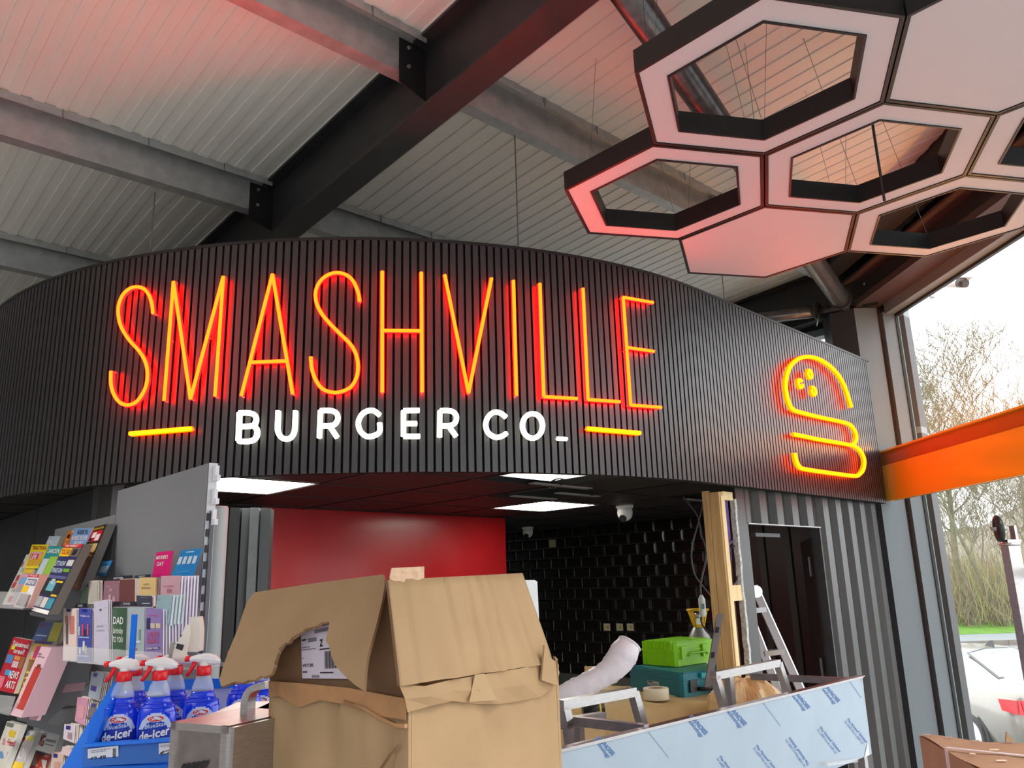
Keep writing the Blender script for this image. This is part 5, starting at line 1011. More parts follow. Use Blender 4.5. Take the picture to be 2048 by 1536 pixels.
# header cards, name strips, trays and clips
def sheetcard(name, lab, cat, px, q, col, pr=(), conv=z8, q2=None): plate(name, lab, cat, None, [conv(*p) for p in px], (q if q2 is None else q2), q, .002, col, pr, col)
sheetcard('header_card', "magenta header card reading MOTHER'S DAY", 'sign', [(1258, 145), (1456, 124), (1406, 440), (1204, 440)], .06, (226, 18, 120), [tx("MOTHER'S", .1, .15, .78, .3, W_), tx('DAY', .22, .4, .6, .56, W_)])
sheetcard('header_card', 'tall blue and white header card at the right end', 'sign', [(1556, 122), (1792, 96), (1660, 520), (1400, 520)], .06, (30, 136, 206), [cov(.3, .06, .7, .09, (190, 220, 240))]+[cov(.05+.24*k, .2, .22+.24*k, .42, (206, 224, 236)) for k in range(4)]+[cov(.2, .62, .8, .66, (70, 160, 220))])
sheetcard('header_card', 'small blue and white header card beside the magazines', 'sign', [(622, 256), (736, 240), (650, 420), (550, 420)], .05, (50, 140, 206), [cov(.08+.23*k, .35, .26+.23*k, .8, (206, 226, 240)) for k in range(4)])
for k, (lab, px, s) in enumerate((('dark divider strip behind the mauve card', [(672, 440), (968, 414), (966, 470), (670, 480)], 'SISTER'), ('dark divider strip behind the yellow card', [(1000, 422), (1186, 404), (1184, 440), (1000, 450)], 'HUSBAND'), ('dark divider strip above the green card reading DAD', [(822, 728), (1015, 728), (1015, 778), (820, 778)], 'DAD'), ('dark divider strip below the mauve card', [(640, 728), (812, 728), (812, 778), (640, 778)], 'BY'), ('dark divider strip above the blue card', [(300, 762), (432, 748), (432, 800), (300, 800)], 'BROTHERS'))):
    sheetcard('divider_strip', lab, 'label strip', px, .165 if k > 1 else .09, (36, 36, 54), [tx(s, .3, .25, .7, .7, (214, 214, 220))])
def tray(px, q, label):
    P = [GV(*z8(*p), q) for p in px]; t = thing('card_tray', label, 'card tray', P[3]); mb = MB(); mb.hexa([P[3], P[2], P[2]+GNv*.0025, P[3]+GNv*.0025, P[0], P[1], P[1]+GNv*.0025, P[0]+GNv*.0025], M_CLR); mb.build('front', t)
    mb = MB(); mb.hexa([P[3], P[2], P[2]-GNv*.2, P[3]-GNv*.2]+[p+V((0, 0, .003)) for p in (P[3], P[2], P[2]-GNv*.2, P[3]-GNv*.2)], M_CLR); mb.build('base', t)
tray([(160, 1250), (1330, 1330), (1320, 1560), (155, 1425)], .235, 'clear acrylic tray holding the front row of cards')
mb = MB(); 
t = thing('white_clip', 'white plastic clip-on holder with a black square at the gondola edge', 'holder', AT(380, 1300, 2.2))
def flat(px, d, col, nm, th=.006):
    P = [AT(*z8(*p), d) for p in px]; mb = MB(); mb.prism(P, (0, th, 0), pm(col)); return mb.build(nm, t)
flat([(1650, 912), (1756, 905), (1772, 1060), (1760, 1310), (1740, 1325), (1612, 1322), (1650, 1000)], 2.25, (214, 210, 198), 'curved_plate', .03)
flat([(1600, 1000), (1650, 1000), (1650, 1130), (1610, 1330), (1605, 1440), (1440, 1400), (1475, 1240), (1560, 1130)], 2.22, (222, 218, 206), 'wing'); flat([(1500, 1222), (1582, 1240), (1560, 1308), (1485, 1282)], 2.2, (18, 18, 18), 'black_square', .002); flat([(1420, 1205), (1480, 1215), (1440, 1400), (1400, 1395)], 2.24, (160, 158, 150), 'side_tab')

# ================================================================ BLUE DISPLAY BIN WITH DE-ICER
YB = 2.0
def BPt(px, py, y=YB): r = ray(px, py); s = y/r.y; return V((r.x*s, y, CZ+r.z*s))
a, b = BPt(165, 1493, 1.90), BPt(352, 1481, 1.90); zsh = BPt(250, 1524, 1.95).z
t = thing('display_bin', 'bright blue plastic display bin holding the spray bottles', 'display', V(((a.x+b.x)/2+.1, 2.05, 0)))
mb = MB(); P = [BPt(165, 1493, 1.90), BPt(520, 1469, 1.90), BPt(520, 1512, 1.89), BPt(165, 1534, 1.89)]; mb.prism(P, (0, .012, 0), mat('blue_rail', srgb(40, 100, 186), .3)); mb.build('price_rail', t)
mb = MB(); mb.prism([BPt(165, 1489, 1.90), BPt(520, 1465, 1.90), BPt(520, 1471, 1.89), BPt(165, 1495, 1.89)], (0, .02, 0), M_BLUE); mb.build('rail_top', t)
mb = MB(); mb.prism([BPt(228, 1362, 1.98), BPt(239, 1372, 1.98), BPt(206, 1440, 1.92), BPt(163, 1550, 1.92), BPt(115, 1550, 1.92), BPt(180, 1440, 1.95)], (0, .02, 0), M_BLUE); mb.build('sloping_side', t)
mb = MB(); mb.prism([BPt(280, 1363, 2.4), BPt(560, 1353, 2.4), BPt(560, 1371, 2.4), BPt(280, 1384, 2.4)], (0, .02, 0), M_BLUE); mb.build('back_rail', t)
mb = MB(); mb.prism([BPt(280, 1384, 2.41), BPt(560, 1371, 2.41), BPt(560, 1500, 2.41), BPt(280, 1510, 2.41)], (0, .01, 0), pm((190, 192, 222))); mb.build('back_panel', t)
mb = MB(); xl, xr = BPt(160, 1534, 1.9).x, BPt(560, 1500, 1.9).x; mb.box((xl, 1.91, zsh-.012), (xr-xl, 0, 0), (0, .5, 0), (0, 0, .012), M_BLUE); mb.box((xl, 1.95, 0), (xr-xl, 0, 0), (0, .4, 0), (0, 0, zsh-.012), mat('bin_base', srgb(20, 60, 130), .5)); mb.build('shelf', t)
mb = MB(); mb.prism([BPt(263, 1229, 2.05), BPt(272, 1229, 2.05), BPt(264, 1345, 2.05), BPt(255, 1345, 2.05)], (0, .01, 0), M_BLUE); mb.build('upright_strip', t)
def ticket(px, txt, lab, full=True):
    P = [BPt(*p, 1.895) for p in px]; t = thing('price_ticket', lab, 'price ticket', P[3]); f = quadfn(P, .001); g = quadfn(P, .0018); mb = MB(); mb.prism([f(0, 0), f(1, 0), f(1, 1), f(0, 1)], (0, .001, 0), pm((214, 218, 232))); mb.build('ticket', t)
    mb = MB(); k = pm((30, 32, 50)); put_text(mb, txt, k, lambda u, v: g(u, 1-v), .08, .16, .6 if full else .95, .45, .03)
    put_text(mb, 'CARPLAN BLUESTAR', k, lambda u, v: g(u, 1-v), .1, .82, .75 if full else .95, .9, 0); put_text(mb, 'TRIGGER DEICE', k, lambda u, v: g(u, 1-v), .1, .70, .6 if full else .9, .78, 0)
    if full:
        for i in range(14): v = .15+i*.05; mb.poly([g(.82, v), g(.93, v), g(.93, v+.02+.012*(i % 3)), g(.82, v+.02+.012*(i % 3))], k)
    tag(mb.build('ticket_print', t), kind='stuff')
ticket([(176, 1498), (237, 1491), (237, 1519), (176, 1528)], '£2.49', 'white price ticket reading £2.49 under the left bottle')
ticket([(318, 1487), (345, 1485), (345, 1511), (318, 1514)], '£2', 'white price ticket half hidden by the steel box, showing £2', False)
M_LIQ = mat('blue_liquid', (.004, .045, .78), .12, coat=.5); M_CL2 = mat('clear_plastic', (.75, .82, .95), .06, alpha=.35); M_TRW = mat('trigger_white', (.78, .76, .78), .3)
def bottle():
    t = thing('spray_bottle', 'x', 'bottle', (0, 0, 0), 'de-icer trigger bottles in the blue bin'); SX, SY = 1, .62
    def lt(prof, m, nm, par=None, sx=SX, sy=SY):
        mb = MB(); mb.lathe((0, 0, 0), prof, m, 28, sx=sx, sy=sy); return mb.build(nm, par or t)
    lt([(.036, 0), (.043, .006), (.045, .03), (.045, .09), (.0445, .112), (.041, .128), (.032, .140), (.0285, .150), (.0275, .158)], M_LIQ, 'liquid_body')
    lt([(.0275, .158), (.0265, .168), (.022, .186), (.0165, .198), (.014, .206)], M_CL2, 'clear_neck')
    for z in (.132, .142): mb = MB(); mb.tube([(math.cos(a/16*6.283)*(.0405 if z < .14 else .032), math.sin(a/16*6.283)*.62*(.0405 if z < .14 else .032), z) for a in range(17)], .0022, M_LIQ, 5); mb.build('shoulder_ring', t)
    lt([(.0175, .200), (.0185, .203), (.0185, .222), (.016, .226)], M_RED2, 'collar', sy=1)
    mb = MB(); sec = []   # trigger head, nozzle pointing to -x
    for x, zc, hh, ww in ((-.036, .246, .007, .009), (-.022, .247, .010, .011), (-.004, .245, .016, .013), (.012, .243, .017, .013), (.028, .240, .014, .011), (.040, .236, .006, .007)):
        sec.append([(x, ww*math.cos(a/10*6.283), zc+hh*math.sin(a/10*6.283)) for a in range(10)])
    for i in range(len(sec)-1):
        for j in range(10): mb.poly([sec[i][j], sec[i][(j+1) % 10], sec[i+1][(j+1) % 10], sec[i+1][j]], M_TRW, True)
    mb.poly(sec[0][::-1], M_TRW); mb.poly(sec[-1], M_TRW); mb.lathe((0, 0, 0), [(.012, .222), (.012, .236)], M_TRW, 12); mb.build('spray_head', t)
    mb = MB(); mb.cyl((-.034, 0, .247), (-1, 0, .02), .0085, .014, M_RED2, 6); mb.build('nozzle', t)
    mb = MB(); mb.tube([(-.022, 0, .240), (-.027, 0, .226), (-.034, 0, .212), (-.042, 0, .200)], [.006, .006, .005, .004], M_RED2, 8); mb.build('trigger', t)
    def sf(u, v, lift=.0008):               # on the body front: u -1..1, v height
        a = -math.pi/2+u*1.25; r = .045+lift; zz = v; k = 1 if v < .11 else 1-(v-.11)*3.5; return (r*k*math.cos(a), r*k*SY*math.sin(a)-.0004, zz)
    mb = MB(); MW = pm((196, 208, 236)); MB_ = pm((22, 50, 170)); n = 44
    for i in range(n):
        for j in range(26):
            u0, u1 = -.8+1.6*i/n, -.8+1.6*(i+1)/n; v0, v1 = .014+.104*j/26, .014+.104*(j+1)/26; uc, vc = (u0+u1)/2, (v0+v1)/2
            if (uc/.8)**2*1+(max(0, vc-.06)/.058)**2 > 1: continue
            edge = (uc/.8)**2+(max(0, vc-.06)/.058)**2 > .5 and vc > .078
            mb.poly([sf(u0, v0), sf(u1, v0), sf(u1, v1), sf(u0, v1)], MW if edge else MB_, True)
    mb.poly([sf(.36*math.cos(k/20*6.283), .104+.0085*math.sin(k/20*6.283), .0016) for k in range(20)], pm((236, 236, 240))); mb.poly([sf(.33*math.cos(k/20*6.283), .104+.0070*math.sin(k/20*6.283), .0021) for k in range(20)], pm((206, 24, 44)))
    put_text(mb, 'CarPlan', pm((240, 240, 240)), lambda u, v: sf(u, v, .0026), -.25, .1005, .25, .1075, .02)
    put_text(mb, 'BlueStar', pm((186, 206, 240)), lambda u, v: sf(u, v+u*.006, .0018), -.42, .082, .45, .093, .02)
    put_text(mb, 'de-icer', pm((244, 246, 252)), lambda u, v: sf(u, v+u*.010, .0022), -.66, .055, .62, .078, .03); mb.build('label', t)
    return t
def copy_tree(o, parent=None):
    c = o.copy(); S.collection.objects.link(c); c.parent = parent
    for ch in list(o.children): copy_tree(ch, c)
    return c
proto = bottle(); kk = 0
for px, y, lab in ((236, 1.98, 'front left blue de-icer spray bottle, above the £2.49 ticket'), (309, 1.98, 'front blue de-icer spray bottle next to the steel box'), (258, 2.10, 'blue de-icer spray bottle half hidden behind the front left one'), (340, 2.10, 'blue de-icer spray bottle behind the second front one'), (398, 2.06, 'blue de-icer spray bottle standing right of the front pair'), (482, 2.18, 'blue de-icer spray bottle whose head hides behind the box flap'), (518, 2.24, 'blue de-icer spray bottle farthest right beside the cardboard box')):
    o = proto if kk == 0 else copy_tree(proto); kk += 1; r = ray(px, 1500); o.location = (r.x/r.y*y, y, zsh); o['label'] = lab; o.rotation_euler = (0, 0, math.radians(random.uniform(-4, 6)+12)); o.scale = (.94, .94, .85); o.location.z += .001

# ================================================================ STEEL CABINETS left of the box
def SP(px, py, y): r = ray(px, py); s = y/r.y; return V((r.x*s, y, CZ+r.z*s))
y1 = 1.45; tl, trr = SP(346, 1443, y1), SP(458, 1456, y1-.06); z = tl.z
t = thing('steel_cabinet', 'brushed steel cabinet with vent slots in front of the spray bottles', 'cabinet', V((trr.x, trr.y, 0))); fd = V((trr.x-tl.x, trr.y-tl.y, 0)); fu = fd.normalized(); fn_ = V((-fu.y, fu.x, 0)); o = V((tl.x, tl.y, 0))
mb = MB(); mb.box(o, fd, fn_*.16, (0, 0, z), M_SSD); mb.build('body', t)
for k in range(1): mb = MB(); mb.box(o-fn_*.004, fu*.012, fn_*.004, (0, 0, z), M_SS); mb.box(o+fd-fu*.014-fn_*.004, fu*.014, fn_*.004, (0, 0, z), M_SS); mb.box(o-fn_*.004+V((0, 0, z-.012)), fd, fn_*.004, (0, 0, .012), M_SS); mb.build('door_frame', t)
mb = MB(); mb.box(o+fd, fu*.012, fn_*.16, (0, 0, z-.002), M_SS); mb.build('side_panel', t)
for k in range(5): mb = MB(); p = o+fu*(.022+.012*k)-fn_*.005+V((0, 0, z-.085)); mb.hexa([p, p+fu*.005, p+fu*.005+fn_*.002, p+fn_*.002]+[q+fu*.014+V((0, 0, .022+.002*k)) for q in (p, p+fu*.005, p+fu*.005+fn_*.002, p+fn_*.002)], M_BLACK); mb.build('vent_slot', t)
t = thing('steel_counter', 'second steel unit with a bright top edge beside the cardboard box', 'cabinet', SP(520, 1440, 1.7)*1); pz = SP(470, 1452, 1.52); pz2 = SP(540, 1412, 1.9)
mb = MB(); a = SP(462, 1440, 1.62); zc_ = a.z; mb.box((a.x, a.y, 0), (.22, -.02, 0), (.01, .3, 0), (0, 0, zc_), M_SSD); mb.build('body', t)
mb = MB(); a2, b2 = SP(400, 1432, 1.80), SP(545, 1405, 2.0); mb.box((a.x-.07, 1.64, zc_-.03), (.31, .02, 0), (0, .22, 0), (0, 0, .03), M_SS); mb.build('top_rim', t)
HP = [(486, 1445), (487, 1425), (489, 1400), (496, 1384), (510, 1375), (530, 1371)]; mb = MB(); pts = spline([SP(x, y, 1.50) for x, y in HP], 5); prev = None
for p, q in zip(pts[:-1], pts[1:]):
    u = (q-p).normalized(); nn = V((0, 1, 0)).cross(u)*.006; w_ = V((.006, .028, 0)); mb.hexa([p-nn, p+nn, p+nn+w_, p-nn+w_, q-nn, q+nn, q+nn+w_, q-nn+w_], M_SS)
mb.build('bent_handle', t)

# ================================================================ RIGHT FOREGROUND: second carton and upturned trolley
hb_ = -.42; A1, B1, C1 = HZ(1838, 1468, hb_), HZ(2048, 1488, hb_), HZ(1960, 1537, hb_); ub_ = (B1-A1).normalized(); uc_ = (C1-A1).normalized()
t = thing('cardboard_carton', 'closed cardboard carton with a white strap at the bottom right', 'box', V((A1.x, A1.y, 0))+uc_*.2)
M_CARDR = mat('cardboard_red', srgb(158, 128, 100), .8, noise=.06, scale=10, bump=.12, bscale=60)
P = [A1, A1+ub_*.55, A1+ub_*.55+uc_*.6, A1+uc_*.6]; mb = MB(); mb.prism([V((p.x, p.y, 0)) for p in P], (0, 0, A1.z-.004), M_CARDR); mb.build('body', t)
mb = MB(); n_ = 14; g = [[A1+ub_*.55*i/n_+uc_*.6*j/n_+V((0, 0, .003*math.sin(i*1.3+j*.8)-.001)) for j in range(n_+1)] for i in range(n_+1)]
for i in range(n_):
    for j in range(n_): mb.poly([g[i][j], g[i+1][j], g[i+1][j+1], g[i][j+1]], M_CARDR, True)
mb.weld().build('lid', t)
mb = MB(); e = .004; s0 = A1+uc_*.19; L2 = .55
mb.hexa([s0+V((0, 0, e)), s0+uc_*.012+V((0, 0, e)), s0+uc_*.012+ub_*L2+V((0, 0, e)), s0+ub_*L2+V((0, 0, e))]+[p+V((0, 0, .002)) for p in (s0+V((0, 0, e)), s0+uc_*.012+V((0, 0, e)), s0+uc_*.012+ub_*L2+V((0, 0, e)), s0+ub_*L2+V((0, 0, e)))], pm((214, 204, 206), .3))
mb.hexa([s0-ub_*.004, s0+uc_*.012-ub_*.004, s0+uc_*.012, s0]+[V((p.x, p.y, .1)) for p in (s0-ub_*.004, s0+uc_*.012-ub_*.004, s0+uc_*.012, s0)], pm((200, 180, 176), .3)); mb.build('strap', t)
for px, py in ((1854, 1469), (1897, 1474), (1951, 1481)): mb = MB(); p = HZ(px, py, hb_+.004); mb.cbox(p, .018, .004, .002, M_BOLT); mb.build('staple', t)
p = HZ(2012, 1484, hb_+.004); mb = MB(); mb.prism([p, p+V((.02, 0, .0)), p+V((.008, .004, .022))], (0, .004, 0), M_CARDR); mb.build('torn_tab', t)
for px, py, w_ in ((1994, 1522, .02), (1940, 1508, .012), (1980, 1500, .02)): mb = MB(); p = HZ(px, py, hb_+.0045); mb.prism([p, p+V((w_, -.004, 0)), p+V((w_*1.1, .006, 0)), p+V((.003, .008, 0))], (0, 0, .0008), pm((222, 206, 180))); mb.build('scuff', t)
yT = 2.1; p0, p1 = SP(2017, 1092, yT), SP(2017, 1092, yT); t = thing('steel_trolley', 'upturned stainless trolley frame with a castor by the window', 'trolley', V((p0.x, p0.y, 0)))
s45 = V((.0283*.55, .0283, 0)); mb = MB(); a_, b_ = V((.030, .010, 0)), V((-.012, .034, 0)); pb_ = V((SP(2002, 1099, yT).x, yT, 0)); cr_ = V((SP(2018, 1099, yT-.02).x, yT-.02, 0)); dr_ = V((SP(2041, 1095, yT+.01).x, yT+.01, 0)); zt2 = p0.z
mb.prism([pb_, cr_, dr_, pb_+dr_-cr_], (0, 0, zt2), M_SS); post = mb.build('post', t)
mb = MB(); zc2 = SP(2030, 1157, yT).z; mb.box(V((dr_.x-.01, dr_.y, zc2)), V((.7, -.05, 0)), V((0, .03, 0)), (0, 0, .026), M_SSD); mb.build('cross_bar', t)
mb = MB(); mb.box(V((dr_.x+.55, dr_.y-.04, 0)), V((.03, 0, 0)), V((0, .03, 0)), (0, 0, zt2), M_SS); mb.build('post', t)
cc_ = (pb_+dr_)/2+V((0, 0, zt2)); mb = MB(); mb.cyl(cc_, (0, 0, 1), .024, .008, M_BOLT, 16); mb.box(cc_+V((-.012, -.012, .008)), V((.034, 0, 0)), V((0, .024, 0)), (0, 0, .008), M_BOLT); mb.box(cc_+V((.012, -.010, .012)), V((.006, 0, 0)), V((0, .022, 0)), (0, 0, .04), M_BOLT); ck = mb.build('castor_fork', t)
mb = MB(); w0 = cc_+V((-.022, 0, .045)); ax = V((.93, -.37, 0)).normalized(); mb.tube([w0+(V((-ax.y, ax.x, 0))*math.cos(k/18*6.283)+V((0, 0, 1))*math.sin(k/18*6.283))*.026 for k in range(19)], .0095, M_BLK, 8); mb.cyl(w0-ax*.006, ax, .020, .012, M_BLK, 14); mb.cyl(w0-ax*.018, ax, .005, .036, M_BOLT, 8); mb.build('castor_wheel', t)

# ================================================================ OUTSIDE
ZG = CZ-2.68
M_ASPH = mat('wet_asphalt', (.24, .25, .25), .3, noise=.15, scale=1.5); M_KERB = mat('kerb_stone', srgb(112, 108, 100), .8, noise=.15, scale=3); M_GRASS = mat('grass', srgb(84, 128, 26), .9, noise=.3, scale=3)
mb = MB(); mb.box((3.4, -14, ZG-.1), (70, 0, 0), (0, 120, 0), (0, 0, .1), M_ASPH); mb.box((-30, 8.6, ZG-.12), (40, 0, 0), (0, 90, 0), (0, 0, .1), M_ASPH); mb.box((-30, -45, ZG-.12), (60, 0, 0), (0, 39.5, 0), (0, 0, .1), M_ASPH); mb.build('floor', kind='structure')
KD = dirv(88); KN = V((-KD.y, KD.x, 0)); KO = V((0, 28.2, 0))
def strip(d0, d1, z0, z1, m, mb): mb.box(KO+KN*d0-KD*10+V((0, 0, ZG+z0)), KD*70, KN*(d1-d0), (0, 0, z1-z0), m)
kt = thing('road_kerb', 'pale concrete kerb edging the road outside the window', 'kerb', KO+KD*16+V((0, 0, ZG)))
for k in range(60): mb = MB(); mb.box(KO+KD*(k*.92+4)+V((0, 0, ZG-.05)), KD*.905, KN*.14, (0, 0, .22), M_KERB); mb.build('kerb_stone', kt)
mb = MB(); strip(.14, 3.2, -.05, .14, mat('pavement', srgb(128, 136, 138), .5), mb); tag(mb.build('pavement'), 'wet grey pavement strip behind the kerb', 'pavement')
mb = MB(); strip(3.2, 9.4, -.05, .16, M_GRASS, mb); tag(mb.build('grass_verge'), 'bright green grass verge between pavement and fence', 'grass', kind='stuff')
mb = MB(); strip(9.4, 70, -.3, .1, mat('leaf_litter', srgb(120, 110, 78), .95, noise=.3, scale=2), mb); tag(mb.build('woodland_floor'), 'brown woodland floor beyond the fence', 'ground', kind='stuff')
ft2 = thing('timber_fence', 'grey timber rail fence along the back of the grass verge', 'fence', KO+KN*9.6+KD*18+V((0, 0, ZG)))
M_FEN = mat('fence_wood', srgb(112, 104, 84), .9, noise=.15, scale=5)
for k in range(22): mb = MB(); mb.box(KO+KN*9.6+KD*(6+k*1.8)+V((0, 0, ZG)), KD*.12, KN*.1, (0, 0, 1.55), M_FEN); mb.build('post', ft2)
for z in (.45, .9, 1.38): mb = MB(); mb.box(KO+KN*9.55+KD*6+V((0, 0, ZG+z)), KD*40, KN*.04, (0, 0, .10), M_FEN); mb.build('rail', ft2)
# trees
def tree(name, x, y, h, seed, label, group, m, spread=.5, r0=.2, depth=5, dens=3, lean=0, start=.35, kids=11):
    rnd = random.Random(seed); t = thing(name, label, 'tree', (x, y, ZG+.1), group); mt, mbr = MB(), MB()
    top = V((x+lean*h, y, ZG+.1+h*.72)); base = V((x, y, ZG)); tp = spline([base, base.lerp(top, .35)+V((rnd.uniform(-.3, .3), 0, 0)), base.lerp(top, .7)+V((rnd.uniform(-.4, .4), 0, 0)), top], 3)
    mt.tube(tp, [r0*(1-.75*i/(len(tp)-1)) for i in range(len(tp))], m, 7)
    def br(p, d, L, r, lv):
        r = max(r, .011)
        pts = [p]; q = p; dd = d.normalized()
        for k in range(3): dd = (dd+V((rnd.uniform(-.28, .28), rnd.uniform(-.28, .28), rnd.uniform(-.1, .22)))).normalized(); q = q+dd*L/3; pts.append(q)
        mbr.tube(pts, [r, r*.8, r*.6, r*.4], m, 4 if lv < 2 else 3, caps=False, smooth=False)
        if lv >= depth: return
        for k in range(dens): i = rnd.choice((1, 2, 2, 3, 3)); a = rnd.uniform(0, 6.28); nd = (dd+V((math.cos(a), math.sin(a), rnd.uniform(-.2, .6)))*rnd.uniform(.5, .95)).normalized(); br(pts[i], nd, L*rnd.uniform(.55, .8), r*.55, lv+1)
    for k in range(kids):
        f = start+(1-start)*k/(kids-1); i = f*(len(tp)-1); p = tp[int(i)].lerp(tp[min(len(tp)-1, int(i)+1)], i % 1); a = rnd.uniform(0, 6.28)
        br(p, V((math.cos(a)*spread, math.sin(a)*spread, rnd.uniform(.35, 1))), h*rnd.uniform(.2, .32), r0*.26*(1.15-.6*f), 1)
    mt.build('trunk', t); mbr.build('branches', t, kind='stuff')
M_BK = mat('bark', srgb(134, 128, 110), .9, noise=.2, scale=4); M_BK2 = mat('bark_ivy', srgb(106, 106, 84), .9, noise=.3, scale=5); M_BK3 = mat('bark_far', srgb(146, 140, 118), .95)
def tp_(px, d): r = ray(px, 1200); k = d/math.hypot(r.x, r.y); return r.x*k, r.y*k
x, y = tp_(1932, 42); tree('bare_tree', x, y, 12.0, 3, 'tall bare tree rising above the orange header', None, M_BK2, r0=.19, dens=4, depth=5, spread=.75, start=.45, kids=13)
x, y = tp_(2000, 41); tree('bare_tree', x, y, 9.5, 9, 'leaning bare tree right of the tall ivy clad trunk', None, M_BK2, r0=.12, depth=5, lean=-.22, kids=10)
x, y = tp_(2062, 44); tree('bare_tree', x, y, 11.0, 12, 'bare tree whose boughs reach in from the right edge', None, M_BK, r0=.17, dens=4, depth=5, lean=.05, spread=.9)
for i, (px, d, h) in enumerate(((1830, 46, 12), (1862, 43, 10), (1886, 47, 9.5), (1905, 50, 8.5), (1950, 46, 8.5), (1975, 49, 10), (2030, 46, 8.5), (2085, 50, 10), (1800, 50, 11), (2130, 45, 12))):
    x, y = tp_(px, d); tree('bare_tree', x, y, h*.86, 20+i, 'slim bare winter tree in the thicket beyond the fence', 'bare trees in the thicket', M_BK if i % 2 else M_BK3, r0=.06, depth=5, kids=9)
rnd = random.Random(5); mb = MB()            # undergrowth
for k in range(12000):
    px = rnd.uniform(1760, 2160); d = rnd.uniform(40, 52); x, y = tp_(px, d); h = abs(rnd.gauss(0, 1.15))+.3; a = V((x, y, ZG+rnd.uniform(0, 1.6))); b = a+V((rnd.uniform(-.9, .9), rnd.uniform(-.5, .5), h)); w_ = .010+.012*rnd.random(); m = (M_BK, M_BK3, M_BK2, mat('moss_twig', srgb(150, 156, 84), .9), mat('brown_twig', srgb(140, 112, 80), .9))[k % 5]
    c_ = (a+b)/2+V((rnd.uniform(-.25, .25), 0, rnd.uniform(-.1, .2))); mb.poly([a, a+V((w_, 0, 0)), c_+V((w_, 0, 0)), c_], m); mb.poly([c_, c_+V((w_, 0, 0)), b], m)
tag(mb.build('undergrowth'), 'dense tangle of bare twigs and brambles behind the fence', 'undergrowth', kind='stuff')
mb = MB(); M_HILL = mat('far_hill', srgb(112, 108, 92), .95, noise=.2, scale=.25); ridge = []
for i in range(41):
    f = i/40; az = math.radians(18+f*26); d = 110; top = 4.8+4.4/(1+math.exp(-(f-.5)*22))+.35*math.sin(i*.9)+.2*math.sin(i*2.3); ridge.append((V((math.sin(az)*52, math.cos(az)*52, ZG)), V((math.sin(az)*75, math.cos(az)*75, ZG+3.4+.3*math.sin(i*1.7))), V((math.sin(az)*d, math.cos(az)*d, CZ+top-1.2))))
for i in range(40):
    for j in range(2): mb.poly([ridge[i][j], ridge[i+1][j], ridge[i+1][j+1], ridge[i][j+1]], M_HILL, True)
tag(mb.build('far_hill'), 'hazy brown wooded hillside behind the trees', 'hill')
# bullet camera on the outer wall
M_CCTV = mat('camera_white', (.92, .92, .90), .4)
t = thing('bullet_camera', 'pale bullet camera mounted outside above the window', 'camera', AT(1862, 585, 7.6)); a, b = AT(1882, 566, 7.6), AT(1936, 566, 7.45); u = (b-a).normalized()
mb = MB(); mb.cyl(a, u, .040, (b-a).length*.92, M_CCTV, 18); mb.build('body', t); mb = MB(); mb.box(a+V((0, -.045, .036)), (b-a)*1.12, V((0, .09, 0)), (0, 0, .012), M_CCTV); mb.build('sunshield', t)
mb = MB(); mb.cyl(a+(b-a)*.66, u, .0405, (b-a).length*.27, M_BLK, 18); mb.build('lens_hood', t)
mb = MB(); mb.tube([AT(1857, 577, 7.6), AT(1866, 586, 7.6), AT(1874, 572, 7.6), a+u*.03], [.026, .024, .02, .02], M_WHITE, 10); mb.lathe(AT(1864, 592, 7.6)-V((0, 0, .02)), [(.02, 0), (.026, .03)], M_WHITE, 12); mb.build('bracket', t)
